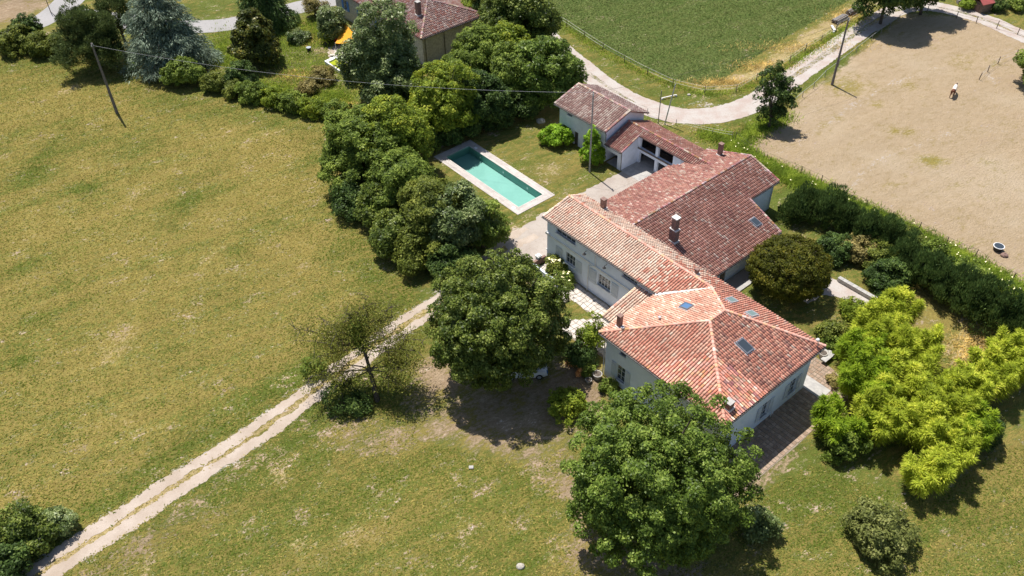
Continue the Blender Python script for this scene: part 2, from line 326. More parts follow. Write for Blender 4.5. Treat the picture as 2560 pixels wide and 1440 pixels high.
def ground_mat():
    t = NT('ground'); a = t.attr('zone'); s = t.sep(a.outputs['Color']); s2 = t.sep(t.attr('zone2').outputs['Color'])
    lush, bare, crop, earth = s[0], s[1], s[2], a.outputs['Alpha']; grav, gold, rough = s2[0], s2[1], s2[2]
    n0 = t.noise(.055, 3); ns = t.noise(.42, 3, .6, stretch=(16, 1, 1), rot=.50); n1 = t.noise(.32, 4, .6); n2 = t.noise(1.5, 6, .78, stretch=(1.9, 1, 1), rot=.52); n3 = t.noise(4.2, 4, .75, stretch=(1.6, 1, 1), rot=.52); n4 = t.noise(13, 2, .7)
    cen = lambda n, k: t.math('MULTIPLY', t.math('SUBTRACT', n, .5), k * 2.1)
    def masked(w, lo=.3, hi=.7, k1=.9, k2=1.2, k3=.9):
        x = t.math('ADD', w, cen(n1, k1)); x = t.math('ADD', x, cen(n2, k2)); x = t.math('ADD', x, cen(n3, k3)); return t.ramp(x, lo, hi)
    green = t.mix(n1, (.088, .120, .020), (.152, .182, .036)); straw = t.mix(n3, (.285, .223, .052), (.405, .322, .112))
    c = t.mix(masked(t.math('ADD', t.math('ADD', lush, cen(n0, .75)), cen(ns, 1.0)), .05, 1.0, .55, 1.5, 1.3), straw, green)
    ro = t.mix(t.ramp(n2, .35, .65), (.06, .095, .022), (.22, .19, .09)); c = t.mix(t.math('MULTIPLY', masked(rough), .6), c, ro)
    gd = t.mix(n3, (.42, .31, .14), (.54, .42, .22)); c = t.mix(t.math('MULTIPLY', masked(gold, .4, .8), .85), c, gd)
    tan = t.mix(t.ramp(n2, .3, .7), (.425, .315, .195), (.51, .392, .258)); tan = t.mix(t.math('MULTIPLY', t.ramp(n3, .55, .75), .5), tan, (.30, .24, .13))
    tan = t.mix(t.math('MULTIPLY', t.ramp(n0, .5, .72), .5), tan, (.57, .465, .335))
    c = t.mix(masked(bare, .1, .9, .6, 1.1, .8), c, tan)
    cg = t.mix(t.ramp(n3, .3, .7), (.090, .140, .036), (.175, .215, .066)); cg = t.mix(t.math('MULTIPLY', t.ramp(t.math('ADD', n2, cen(n1, .6)), .52, .74), .5), cg, (.23, .21, .11))
    c = t.mix(masked(crop, .4, .6, .3, .4, .3), c, cg)
    earth = t.math('ADD', earth, t.math('MULTIPLY', t.ramp(t.math('ADD', n1, cen(n2, .3)), .6, .8), .3))
    ea = t.mix(t.ramp(n2, .3, .7), (.30, .205, .135), (.44, .325, .22)); c = t.mix(t.math('MULTIPLY', masked(earth, .3, .8), .9), c, ea)
    gr = t.mix(n3, (.46, .39, .33), (.60, .54, .48)); c = t.mix(masked(grav, .35, .75, .6, .9, .9), c, gr)
    v = t.math('ADD', t.math('MULTIPLY', n4, 1.1), .47); v = t.math('MULTIPLY', v, t.math('ADD', t.math('MULTIPLY', n3, 1.3), .37)); v = t.math('MULTIPLY', v, t.math('ADD', t.math('MULTIPLY', n1, .7), .67))
    v = t.math('MULTIPLY', v, t.math('ADD', t.math('MULTIPLY', ns, .8), .6))
    vm = t.N.new('ShaderNodeMix'); vm.data_type = 'FLOAT'; t.L.new(t.math('MULTIPLY', bare, .75), vm.inputs[0]); t.L.new(v, vm.inputs[2]); vm.inputs[3].default_value = 1.0; v = vm.outputs[0]
    c = t.mix(1.0, c, t.grey(v), 'MULTIPLY')
    h = t.math('ADD', t.math('MULTIPLY', n3, .8), t.math('MULTIPLY', n4, .45))
    t.principled(c, .95, .1, 0, h, .9, .42); return t.m
MAT['ground'] = ground_mat()
zone = np.zeros(len(FC), int)
zone[inside(FC, gp(PX_MEADOW))] = 1
zone[(zone == 0) & inside(FC, gp(PX_CROP))] = 2
zone[(zone == 0) & inside(FC, gp(PX_PADDOCK))] = 3
zone[(zone == 0) & inside(FC, gp(PX_LAWN))] = 4
# the pools are holes in the ground
POOL_S = (-52.33, -38.33); POOL_T = (11.0, 14.7)
pool_poly = np.array([W(s, t)[:2] for s, t in ((POOL_S[0] - .3, POOL_T[0] - .3), (POOL_S[1] + .3, POOL_T[0] - .3), (POOL_S[1] + .3, POOL_T[1] + .3), (POOL_S[0] - .3, POOL_T[1] + .3))])
zone[inside(FC, pool_poly)] = 9
Z1 = np.stack([ch['lush'], ch['bare'], ch['crop'], ch['earth']], 1).astype(np.float32)
Z2 = np.stack([ch['grav'], ch['gold'], ch['rough'], np.ones(len(GP))], 1).astype(np.float32)
for zi, nm in enumerate(('ground', 'meadow', 'crop_field', 'paddock', 'lawn')):
    f = GF[zone == zi]; u, inv = np.unique(f, return_inverse=True)
    o = mk(nm, GV[u], inv.reshape(-1, 4), MAT['ground'], kind='structure')
    for an, dat in (('zone', Z1), ('zone2', Z2)):
        at = o.data.color_attributes.new(an, 'FLOAT_COLOR', 'POINT'); at.data.foreach_set('color', dat[u].ravel())
MAT['far'] = simple('far_fields', (.14, .15, .05), (.28, .23, .11), .02, .95, .1, fine=.3)
# surrounding terrain as a frame round the detailed ground, down to the horizon
x0, x1, y0, y1 = gx[0], gx[-1], gy[0], gy[-1]
R = 3000
V_ = [(-R, -R, 0), (R, -R, 0), (R, R, 0), (-R, R, 0), (x0, y0, 0), (x1, y0, 0), (x1, y1, 0), (x0, y1, 0)]
mk('terrain', V_, [(0, 1, 5, 4), (1, 2, 6, 5), (2, 3, 7, 6), (3, 0, 4, 7)], MAT['far'], kind='structure')

def strip(name, line, half, mat, z=.012, rag=.18, seed=1, off=0., kind='structure', extra=None):
    """a ribbon of track surface along a line, with a ragged edge"""
    r = np.random.default_rng(seed); L = np.asarray(line); n = len(L)
    d = np.gradient(L, axis=0); d /= np.linalg.norm(d, axis=1)[:, None] + 1e-9; nrm = np.c_[-d[:, 1], d[:, 0]]
    def wob(): return np.convolve(r.normal(size=n + 8), np.ones(5) / 5, 'same')[4:-4] * rag + r.normal(size=n) * rag * .35
    h = np.broadcast_to(half, (n,))
    a = L + nrm * (off + h + wob())[:, None]; b = L + nrm * (off - h + wob())[:, None]
    return np.r_[np.c_[a, np.full(n, z)], np.c_[b, np.full(n, z)]], np.array([(i, n + i, n + i + 1, i + 1) for i in range(n - 1)])
def gravel_mat(name, a, b, c3, sc=1.):
    t = NT(name); n1 = t.noise(.5 * sc, 4); n2 = t.noise(4 * sc, 4, .7); n3 = t.noise(18 * sc, 2)
    c = t.mix(t.ramp(n1, .35, .68), a, b); c = t.mix(t.math('MULTIPLY', t.ramp(n2, .52, .72), .6), c, c3)
    c = t.mix(1.0, c, t.grey(t.math('ADD', t.math('MULTIPLY', n3, .5), .75)), 'MULTIPLY')
    t.principled(c, .95, .1, 0, n3, .6, .05); return t.m
MAT['gravel'] = gravel_mat('gravel', (.40, .325, .26), (.48, .405, .34), (.33, .255, .18))
MAT['gravel_white'] = gravel_mat('gravel_white', (.47, .43, .395), (.42, .34, .30), (.32, .285, .21))
MAT['yard'] = gravel_mat('yard', (.42, .37, .325), (.36, .305, .265), (.31, .265, .20), .8)
MAT['asphalt'] = gravel_mat('asphalt', (.36, .345, .34), (.32, .31, .30), (.28, .27, .255), .6)
dl = smooth_line(gp(PX_DRIVE), .28)
dl = dl[np.r_[True, np.linalg.norm(np.diff(dl, axis=0), axis=1) > .02]]
Va, Fa = strip('d', dl, .50 + .08 * np.sin(np.arange(len(dl)) * .031), None, .016, .2, 3, .78); Vb, Fb = strip('d', dl, .50 + .08 * np.sin(np.arange(len(dl)) * .023 + 1), None, .016, .2, 4, -.78)
mk('driveway', np.r_[Va, Vb], np.r_[Fa, Fb + len(Va)], MAT['gravel'], kind='structure')
tl = smooth_line(gp(PX_TRACK), .3)
tp = project(np.c_[tl, np.zeros(len(tl))])[:, 0]
split = np.clip((tp - 1850) / 120, 0, 1) * np.clip((2330 - tp) / 60, 0, 1) + .75 * np.clip((1640 - tp) / 100, 0, 1) + np.clip((tp - 2330) / 60, 0, 1) * .8   # how far the two ruts part
Va, Fa = strip('t', tl, 1.05 - .35 * split, None, .014, .11, 5, .92 + .18 * split); Vb, Fb = strip('t', tl, 1.05 - .35 * split, None, .018, .11, 6, -.92 - .18 * split)
mk('gravel_track', np.r_[Va, Vb], np.r_[Fa, Fb + len(Va)], MAT['gravel_white'], kind='structure')
rl = smooth_line(gp(PX_ROAD), .8); Va, Fa = strip('r', rl, 2.3, None, .016, .1, 8)
r2 = smooth_line(gp(PX_ROAD2), .8); Vb, Fb = strip('r', r2, 2.6, None, .012, .1, 9)
mk('road', np.r_[Va, Vb], np.r_[Fa, Fb + len(Va)], MAT['asphalt'], kind='structure')
def ragged_poly(px, step=.4, rag=.15, seed=1):
    P = gp(px); r = np.random.default_rng(seed); out = []
    for i in range(len(P)):
        a, b = P[i], P[(i + 1) % len(P)]; n = max(1, int(np.linalg.norm(b - a) / step)); nr = np.array([-(b - a)[1], (b - a)[0]]) / (np.linalg.norm(b - a) + 1e-9)
        for k in range(n): out.append(a + (b - a) * k / n + nr * r.normal() * rag * (k > 0))
    return np.array(out)
def sheet(name, px, mat, z, rag=.15, seed=1, kind='structure'):
    P = ragged_poly(px, .4, rag, seed); n = len(P)
    return mk(name, np.c_[P, np.full(n, z)], [tuple(range(n))], mat, kind=kind)
sheet('yard', [(1248, 606), (1275, 587), (1330, 553), (1395, 512), (1475, 470), (1540, 437), (1552, 430), (1600, 400), (1668, 440), (1640, 480), (1560, 545), (1480, 610), (1400, 665), (1350, 655), (1290, 640)], MAT['yard'], .010, .14, 21)

# ------------------------------------------------------------------ roofs of canal tiles
class Plane:
    """roof plane: height z0 at (s0, t0), gradient (gs, gt) in building coordinates"""
    def __init__(self, s0, t0, z0, gs, gt): self.s0, self.t0, self.z0, self.gs, self.gt = s0, t0, z0, gs, gt
    def z(self, s, t): return self.z0 + self.gs * (s - self.s0) + self.gt * (t - self.t0)
    def P(self, s, t, up=0.): return W(s, t, self.z(s, t) + up)
    def frame(self):
        g = math.hypot(self.gs, self.gt); us, ut = self.gs / g, self.gt / g
        u = np.r_[us * AX + ut * BX, g]; u /= np.linalg.norm(u)
        es, et = ut, -us; e = np.r_[es * AX + et * BX, 0.]
        n = np.cross(e, u)
        if n[2] < 0: e = -e; es, et = -es, -et; n = np.cross(e, u)
        return e, u, n, (es, et), (us, ut), g
    def hit(self, px, py):
        d = np.array([(px - 1280) / FPX, (py - 720) / FPX, 1.0]) @ CR
        # z along the ray equals plane z
        q = CPOS[:2] - O2; s, t = q @ AX, q @ BX; ds, dt = d[:2] @ AX, d[:2] @ BX
        k = (self.z(s, t) - CPOS[2]) / (d[2] - self.gs * ds - self.gt * dt)
        return CPOS + d * k
def in_poly2(s, t, poly):
    return inside(np.c_[np.atleast_1d(s), np.atleast_1d(t)], poly)
ARC = 5
def tile_template(w, h, L, taper=.82):
    V = []
    for y, k, lift in ((0, 1.0, .024), (L, taper, .0)):
        for j in range(ARC + 1):
            a = math.pi * j / ARC; V.append((-math.cos(a) * w / 2 * k, y, math.sin(a) * h * k + lift))
    F = [(j, j + 1, ARC + 2 + j, ARC + 1 + j) for j in range(ARC)] + [tuple(range(ARC, -1, -1))]
    return np.array(V), F
def pick_cols(r, n, palette):
    w = np.array([p[0] for p in palette], float); w /= w.sum()
    i = r.choice(len(palette), n, p=w); c = np.array([p[1] for p in palette])[i]
    return np.clip(c * (1 + r.normal(size=(n, 1)) * .05), 0, 1), i
RED = [(5, (.62, .265, .185)), (4, (.66, .31, .22)), (2.5, (.57, .225, .16)), (2, (.69, .38, .275)), (.35, (.75, .58, .45)), (.2, (.48, .25, .195))]
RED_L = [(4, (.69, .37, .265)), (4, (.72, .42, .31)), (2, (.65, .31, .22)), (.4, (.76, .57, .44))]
SALMON = [(5, (.77, .55, .42)), (5, (.79, .60, .47)), (2.5, (.73, .48, .36)), (.45, (.63, .31, .225)), (1, (.81, .66, .53))]
BROWN = [(5, (.40, .185, .14)), (4, (.45, .225, .175)), (3, (.35, .155, .12)), (1.2, (.52, .30, .25)), (.5, (.60, .45, .38))]
BROWN_L = [(4, (.34, .145, .12)), (3, (.39, .195, .155)), (2, (.29, .125, .105)), (1.5, (.45, .295, .235)), (.6, (.52, .40, .33))]
GREYED = [(4, (.40, .25, .21)), (3, (.52, .39, .33)), (3, (.33, .20, .17)), (2, (.60, .48, .41))]
MAUVE = [(4, (.36, .23, .21)), (3, (.44, .30, .27)), (3, (.30, .19, .17)), (1.6, (.56, .45, .40))]
def tiles_on(plane, poly, palette, cell=.27, expo=.36, seed=1, blend=None, holes=()):
    """origins, frames and colours of the cover tiles on one roof plane"""
    r = np.random.default_rng(seed); e, u, n, es, us, g = plane.frame()
    poly = np.array(poly, float); ea = poly @ np.array(es); ua = poly @ np.array(us); k = math.sqrt(1 + g * g)
    a = np.arange(ea.min() + cell / 2, ea.max(), cell); b = np.arange(ua.min(), ua.max(), expo / k)
    A, Bm = np.meshgrid(a, b); A = A.ravel(); Bm = Bm.ravel()
    A = A + r.normal(size=len(A)) * .010; B2 = Bm + r.normal(size=len(A)) * .012
    sc = A * es[0] + (Bm + expo * .5 / k) * us[0]; tc = A * es[1] + (Bm + expo * .5 / k) * us[1]
    keep = in_poly2(sc, tc, poly)
    for hs, ht, rad in holes: keep &= np.hypot(sc - hs, tc - ht) > rad
    A, B2, sc, tc = A[keep], B2[keep], sc[keep], tc[keep]
    s = A * es[0] + B2 * us[0]; t = A * es[1] + B2 * us[1]
    O = np.stack([O2[0] + s * AX[0] + t * BX[0], O2[1] + s * AX[1] + t * BX[1], plane.z(s, t) + .02], 1)
    cols, _ = pick_cols(r, len(O), palette)
    ci = np.round((A - A.min()) / cell).astype(int); cc, _ = pick_cols(r, ci.max() + 2, palette); cm = r.random(len(O)) < .42; cols[cm] = cols[cm] * .3 + cc[ci[cm]] * .7
    if blend is not None:
        alt, fn = blend; c2, _ = pick_cols(r, len(O), alt); m = r.random(len(O)) < fn(sc, tc); cols[m] = c2[m]
    return O, (e, u, n), cols
def tile_arrays(O, fr, cols, cell=.27, expo=.36, seed=3):
    V, F = tile_template(cell * .77, cell * .29, expo * 1.22); e, u, n = fr
    r = np.random.default_rng(seed); m = len(O)
    tw = r.normal(size=m) * .03; ct, st_ = np.cos(tw), np.sin(tw)
    E = e[None] * ct[:, None] + u[None] * st_[:, None]; Uu = u[None] * ct[:, None] - e[None] * st_[:, None]
    P = O[:, None] + V[None, :, 0, None] * E[:, None] + V[None, :, 1, None] * Uu[:, None] + V[None, :, 2, None] * n
    k = len(V); C = np.repeat(cols, k, 0)
    Q = np.array(F[:ARC]); FQ = (Q[None] + (np.arange(m) * k)[:, None, None]).reshape(-1, 4)
    cap = np.array([(5, 4, 3, 2), (5, 2, 1, 0)]); FQ2 = (cap[None] + (np.arange(m) * k)[:, None, None]).reshape(-1, 4)
    return P.reshape(-1, 3), np.r_[FQ, FQ2], C
def slab(plane, poly, mat, parent, name='roof_base', th=.16):
    P = [plane.P(s, t) for s, t in poly]; n = len(P)
    V = P + [p - np.array([0, 0, th]) for p in P]
    return mk(name, V, [tuple(range(n)), tuple(range(2 * n - 1, n - 1, -1))] + [(i, n + i, n + (i + 1) % n, (i + 1) % n) for i in range(n)], mat, parent)
TILE_MESH = {}
def tile_objects(parent, O, fr, cols, mat, cell, expo):
    """tiles one by one, sharing a few meshes"""
    V, F = tile_template(cell * .77, cell * .29, expo * 1.22); e, u, n = fr
    r = np.random.default_rng(5)
    for o, c in zip(O, cols):
        key = (round(cell, 3), tuple(np.round(c * 14).astype(int)))
        if key not in TILE_MESH:
            me = new_mesh('tile', V, F, np.tile(np.round(c * 14) / 14, (len(V), 1))); me.materials.append(mat); TILE_MESH[key] = me
        ob = bpy.data.objects.new('tile', TILE_MESH[key]); COL.objects.link(ob); ob.parent = parent
        tw = r.normal() * .03; E = e * math.cos(tw) + u * math.sin(tw); Uu = u * math.cos(tw) - e * math.sin(tw)
        p = o - ORG[parent]
        ob.matrix_local = Matrix(((E[0], Uu[0], n[0], p[0]), (E[1], Uu[1], n[1], p[1]), (E[2], Uu[2], n[2], p[2]), (0, 0, 0, 1)))
def ridge_pts(a, b, step=.38):
    a, b = np.asarray(a), np.asarray(b); L = np.linalg.norm(b - a); n = max(1, int(L / step)); return [a + (b - a) * i / n for i in range(n)], (b - a) / L, L / n
def ridge(parent, segs, palette, mat, single=False, w=.30, seed=1, up=.05, name='ridge_tile'):
    r = np.random.default_rng(seed); Vs, Fs, Cs, off = [], [], [], 0; base = None
    for a, b in segs:
        pts, d, L = ridge_pts(a, b); e = np.cross(d, [0, 0, 1.0]); e /= np.linalg.norm(e); n = np.cross(e, d)
        O = np.array(pts) + n * up; cols, _ = pick_cols(r, len(O), palette)
        V, F = tile_template(w, w * .42, L * 1.15)
        if single:
            for o, c in zip(O, cols):
                key = ('r', round(w, 2), round(L, 2), tuple(np.round(c * 12).astype(int)))
                if key not in TILE_MESH:
                    me = new_mesh(name, V, F, np.tile(np.round(c * 12) / 12, (len(V), 1))); me.materials.append(mat); TILE_MESH[key] = me
                ob = bpy.data.objects.new(name, TILE_MESH[key]); COL.objects.link(ob); ob.parent = parent; p = o - ORG[parent]
                ob.matrix_local = Matrix(((e[0], d[0], n[0], p[0]), (e[1], d[1], n[1], p[1]), (e[2], d[2], n[2], p[2]), (0, 0, 0, 1)))
        else:
            P = O[:, None] + V[None, :, 0, None] * e + V[None, :, 1, None] * d + V[None, :, 2, None] * n
            k = len(V); Vs.append(P.reshape(-1, 3)); Cs.append(np.repeat(cols, k, 0))
            for i in range(len(O)): Fs += [tuple(x + off + i * k for x in f) for f in F]
            off += len(O) * k
    if not single: mk(name, np.concatenate(Vs), Fs, mat, parent, col=np.concatenate(Cs), kind='stuff')

# ------------------------------------------------------------------ walls, windows, chimneys
def wall(mb, p0, p1, nrm, z0, z1, th, ops=()):
    """a straight wall from p0 to p1 (s, t) with rectangular openings (x0, x1, z0, z1); nrm = outward direction in (s, t)"""
    p0, p1 = np.array(p0, float), np.array(p1, float); L = np.linalg.norm(p1 - p0); d = (p1 - p0) / L; n = np.array(nrm, float)
    xs = sorted({0., L, *[o[0] for o in ops], *[o[1] for o in ops]})
    for a, b in zip(xs[:-1], xs[1:]):
        cut = sorted([(o[2], o[3]) for o in ops if o[0] <= a + 1e-6 and o[1] >= b - 1e-6]); z = z0
        for c0, c1 in cut + [(z1, z1)]:
            if c0 - z > .01:
                q = [p0 + d * a, p0 + d * b, p0 + d * b - n * th, p0 + d * a - n * th]
                mb.prism([W(*x) for x in q], z, c0)
            z = c1
def window(parent, p0, p1, nrm, x0, x1, z0, z1, nx=2, nz=2, recess=.14, frame='frame', glass='glass', sill=True, bar=.05):
    p0, p1 = np.array(p0, float), np.array(p1, float); d = (p1 - p0) / np.linalg.norm(p1 - p0); n = np.array(nrm, float)
    D = np.r_[d[0] * AX + d[1] * BX, 0]; N = np.r_[n[0] * AX + n[1] * BX, 0]; Zv = np.array([0, 0, 1.])
    C = lambda x, z, o: W(*(p0 + d * x + n * o), z)
    f = MB(); w, h = x1 - x0, z1 - z0
    for x in [x0 + bar / 2, x1 - bar / 2]: f.obox(C(x, (z0 + z1) / 2, -recess), D, N, Zv, bar / 2, .035, h / 2)
    for z in [z0 + bar / 2, z1 - bar / 2]: f.obox(C((x0 + x1) / 2, z, -recess), D, N, Zv, w / 2 - bar, .033, bar / 2)
    for i in range(1, nx): f.obox(C(x0 + w * i / nx, (z0 + z1) / 2, -recess + .004), D, N, Zv, bar * .45, .03, h / 2 - bar)
    for j in range(1, nz): f.obox(C((x0 + x1) / 2, z0 + h * j / nz, -recess + .002), D, N, Zv, w / 2 - bar, .025, bar * .3)
    wo = f.build('window', MAT[frame], parent)
    for i in range(nx):
        g = MB(); g.obox(C(x0 + w * (i + .5) / nx, (z0 + z1) / 2, -recess - .005), D, N, Zv, w / nx / 2 - bar * .5, .006, h / 2 - bar); g.build('pane', MAT[glass], wo)
    if sill:
        g = MB(); g.obox(C((x0 + x1) / 2, z0 - .05, .03), D, N, Zv, w / 2 + .08, .12, .05); g.build('sill', MAT['trim'], wo)
    return wo
def shutter(parent, p0, p1, nrm, x0, x1, z0, z1, mat='shutter', ang=0.):
    p0, p1 = np.array(p0, float), np.array(p1, float); d = (p1 - p0) / np.linalg.norm(p1 - p0); n = np.array(nrm, float)
    D = np.r_[d[0] * AX + d[1] * BX, 0]; N = np.r_[n[0] * AX + n[1] * BX, 0]; Zv = np.array([0, 0, 1.])
    m = MB(); nb = max(3, int(abs(x1 - x0) / .16)); w = (x1 - x0) / nb
    for i in range(nb): m.obox(W(*(p0 + d * (x0 + w * (i + .5)) + n * .05), (z0 + z1) / 2), D, N, Zv, w / 2 - .006, .018, (z1 - z0) / 2)
    for z in (z0 + .3, z1 - .3): m.obox(W(*(p0 + d * ((x0 + x1) / 2) + n * .075), z), D, N, Zv, abs(x1 - x0) / 2 - .03, .012, .05)
    return m.build('shutter', MAT[mat], parent)
def opening_dark(parent, p0, p1, nrm, x0, x1, z0, z1, deep=.3, name='opening', mat='dark'):
    p0, p1 = np.array(p0, float), np.array(p1, float); d = (p1 - p0) / np.linalg.norm(p1 - p0); n = np.array(nrm, float)
    D = np.r_[d[0] * AX + d[1] * BX, 0]; N = np.r_[n[0] * AX + n[1] * BX, 0]
    m = MB(); m.obox(W(*(p0 + d * ((x0 + x1) / 2) - n * deep), (z0 + z1) / 2), D, N, np.array([0, 0, 1.]), (x1 - x0) / 2 + .02, .02, (z1 - z0) / 2 + .02)
    return m.build(name, MAT[mat], parent)
def chimney(parent, P, h, w=.5, d=.5, mat='brick', cap='concrete', sink=.5, pots=0):
    P = np.asarray(P); A3, B3, Z3 = np.r_[AX, 0], np.r_[BX, 0], np.array([0, 0, 1.])
    m = MB(); m.obox(P + Z3 * (h - sink) / 2, A3, B3, Z3, w / 2, d / 2, (h + sink) / 2)
    c = m.build('chimney', MAT[mat], parent)
    q = MB(); q.obox(P + Z3 * (h + .05), A3, B3, Z3, w / 2 + .04, d / 2 + .04, .05); q.build('chimney_cap', MAT[cap], c)
    f = MB(); f.obox(P + Z3 * .06, A3, B3, Z3, w / 2 + .09, d / 2 + .09, .1); f.build('flashing', MAT['mortar'], c)
    return c
def skylight(parent, plane, px, py, w, l, glass='glass_sky', frame='alu'):
    P = plane.hit(px, py); e, u, n, *_ = plane.frame(); f = MB(); P = P + n * .14
    for sx in (-1, 1): f.obox(P + e * sx * (w / 2 - .04), e, u, n, .05, l / 2, .06)
    for sy in (-1, 1): f.obox(P + u * sy * (l / 2 - .05), e, u, n, w / 2 - .09, .06, .058)
    fo = f.build('skylight', MAT[frame], parent)
    g = MB(); g.obox(P + n * .02, e, u, n, w / 2 - .08, l / 2 - .1, .012); g.build('pane', MAT[glass], fo)
    g = MB(); g.obox(P - n * .1, e, u, n, w / 2 + .1, l / 2 + .12, .04); g.build('flashing', MAT['zinc'], fo)
    return fo
def gutter(parent, a, b, z, r=.075, mat='gutter'):
    m = MB(); m.tube([W(*a, z), W(*b, z)], r, 6); return m.build('gutter', MAT[mat], parent)

# ------------------------------------------------------------------ the farmhouse: hipped main block and its long wing
sL, sR, tF, tB, zE, zR = -13.83, .33, -.6, 12.87, 5.6, 7.6
H_FRONT = Plane(sL, tF, zE, 0, (zR - zE) / (6.05 - tF)); H_RIGHT = Plane(sR, tF, zE, -(zR - zE) / (sR + 7.15), 0)
H_LEFT = Plane(sL, tF, zE, (zR - zE) / (-7.15 - sL), 0); H_REAR = Plane(sR, tB, zE, 0, -(zR - zE) / (tB - 8.04))
W_FRONT = Plane(-29.6, 6.8, 5.8, 0, (6.58 - 5.8) / (10.5 - 6.8)); PORCH = Plane(-16.3, 2.3, 4.0, 0, .21)
ap1, ap2, kink = (-7.15, 6.05), (-7.15, 8.04), (-10.54, 10.5)
house = thing('farmhouse', 'white farmhouse with a red hipped tile roof and a long salmon-tiled wing', 'house', W(-7, 6))
hw = MB()
FR_ = ((-13.4, 0.), (-.3, 0.), (0, -1)); RI_ = ((-.3, 0.), (-.3, 12.4), (1, 0)); WF_ = ((-29.1, 7.05), (-13.4, 7.05), (0, -1))
f_ops = [(1.5, 2.5, .8, 2.7), (1.75, 2.4, 4.25, 4.8), (6.1, 6.7, 4.25, 4.8)]
r_ops = [(5.85, 6.78, .85, 2.7), (9.75, 10.8, .95, 2.8)]
w_ops = [(1.4, 4.2, 4.75, 5.38), (10.8, 12.7, 4.9, 5.5), (2.9, 4.25, 1.7, 3.08), (7.6, 9.3, 1.75, 3.2)]
wall(hw, *FR_, 0, 5.5, .45, f_ops); wall(hw, (-.3, .45), (-.3, 11.95), (1, 0), 0, 5.5, .45, [(a - .45, b - .45, c, d) for a, b, c, d in r_ops])
wall(hw, (-13.4, .45), (-13.4, 11.95), (-1, 0), 0, 5.5, .45); wall(hw, (-29.1, 12.4), (-.3, 12.4), (0, 1), 0, 5.45, .45)
wall(hw, (-29.1, 7.05), (-13.45, 7.05), (0, -1), 0, 5.7, .45, w_ops); wall(hw, (-29.1, 7.5), (-29.1, 11.95), (-1, 0), 0, 5.6, .45)
hw.add([W(-29.1, 7.05, 5.6), W(-29.1, 12.4, 5.5), W(-29.1, 10.5, 6.4), W(-28.7, 7.05, 5.6), W(-28.7, 12.4, 5.5), W(-28.7, 10.5, 6.4)], [(0, 2, 1), (3, 4, 5), (0, 3, 5, 2), (2, 5, 4, 1)])
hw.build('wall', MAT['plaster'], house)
m = MB(); m.box(-12.8, -.95, .65, 11.8, .3, 5.2); m.box(-28.5, -14.0, 7.7, 11.8, .3, 5.3); m.build('dark_interior', MAT['dark'], house)  # near-black boxes stand in for the unlit rooms behind the windows
window(house, *FR_, *f_ops[0], 2, 3); window(house, *FR_, *f_ops[1], 1, 1, frame='alu'); window(house, *FR_, *f_ops[2], 1, 1, frame='alu')
shutter(house, *FR_, .85, 1.42, .8, 2.7); shutter(house, *FR_, 2.58, 3.15, .8, 2.7)
for a, b, c, d in r_ops:
    window(house, *RI_, a, b, c, d, 2, 3); shutter(house, *RI_, a - .68, a - .06, c, d); shutter(house, *RI_, b + .06, b + .68, c, d)
window(house, *WF_, *w_ops[0], 4, 1, sill=True); window(house, *WF_, *w_ops[1], 4, 1)
window(house, *WF_, *w_ops[2], 3, 2, .16); window(house, *WF_, *w_ops[3], 4, 2, .16, bar=.08)
for a, b, c, d in ((1.4, 2.35, 1.6, 3.05), (4.35, 5.3, 1.5, 3.0), (6.4, 7.35, 1.45, 3.2), (9.5, 10.4, 1.6, 3.3)): shutter(house, *WF_, a, b, c, d)
m = MB(); m.box(-29.14, -13.45, 6.97, 7.05, 3.62, 3.84); m.build('string_course', MAT['trim'], house)
m = MB(); m.box(-29.2, -28.6, 6.92, 7.05, 3.7, 3.95); m.box(-29.25, -29.1, 6.92, 8.5, 3.7, 3.95); m.build('cornice', MAT['trim'], house)
m = MB(); m.tube([W(-21.9, 6.9, 5.6), W(-21.9, 6.95, 3.9), W(-22.8, 6.95, 3.45), W(-22.85, 6.95, .05)], .055, 6); m.build('downpipe', MAT['trim'], house)
m = MB(); m.tube([W(-13.5, -.08, 5.4), W(-13.5, -.08, .05)], .05, 6); m.build('downpipe', MAT['zinc'], house)
for s in (-23.2, -20.4):
    m = MB(); m.tube([W(s, 7.05, 5.0), W(s, 6.75, 5.05), W(s, 6.65, 4.95)], .03, 5); m.tube([W(s, 6.65, 4.98), W(s, 6.65, 4.78)], [.05, .2], 8); m.build('wall_lamp', MAT['gutter'], house)
# roof
HPOLY = {'front': [(sL, tF), (sR, tF), ap1], 'right': [(sR, tF), (sR, tB), ap2, ap1],
         'left': [(sL, tF), ap1, ap2, kink, (-14.0, 6.85), (sL, 6.85)], 'rear': [(sR, tB), (-29.6, tB), (-29.6, 10.5), kink, ap2],
         'wing': [(-29.6, 6.8), (-13.95, 6.8), kink, (-29.6, 10.5)], 'porch': [(-16.3, 2.3), (-13.5, 2.3), (-13.5, 7.0), (-16.3, 7.0)]}
HPL = {'front': H_FRONT, 'right': H_RIGHT, 'left': H_LEFT, 'rear': H_REAR, 'wing': W_FRONT, 'porch': PORCH}
roof = slab(H_FRONT, HPOLY['front'], MAT['channel'], house, 'roof')
for k in ('right', 'left', 'rear', 'wing', 'porch'): slab(HPL[k], HPOLY[k], MAT['channel'], house, 'roof_slope')
near_O, near_c, near_k, rest = [], [], [], []
sal = lambda s, t: np.clip((-s - 8.5) / 6, 0, 1) * .9
PAL = {'front': RED, 'right': RED, 'left': RED_L, 'rear': RED, 'wing': SALMON, 'porch': SALMON}
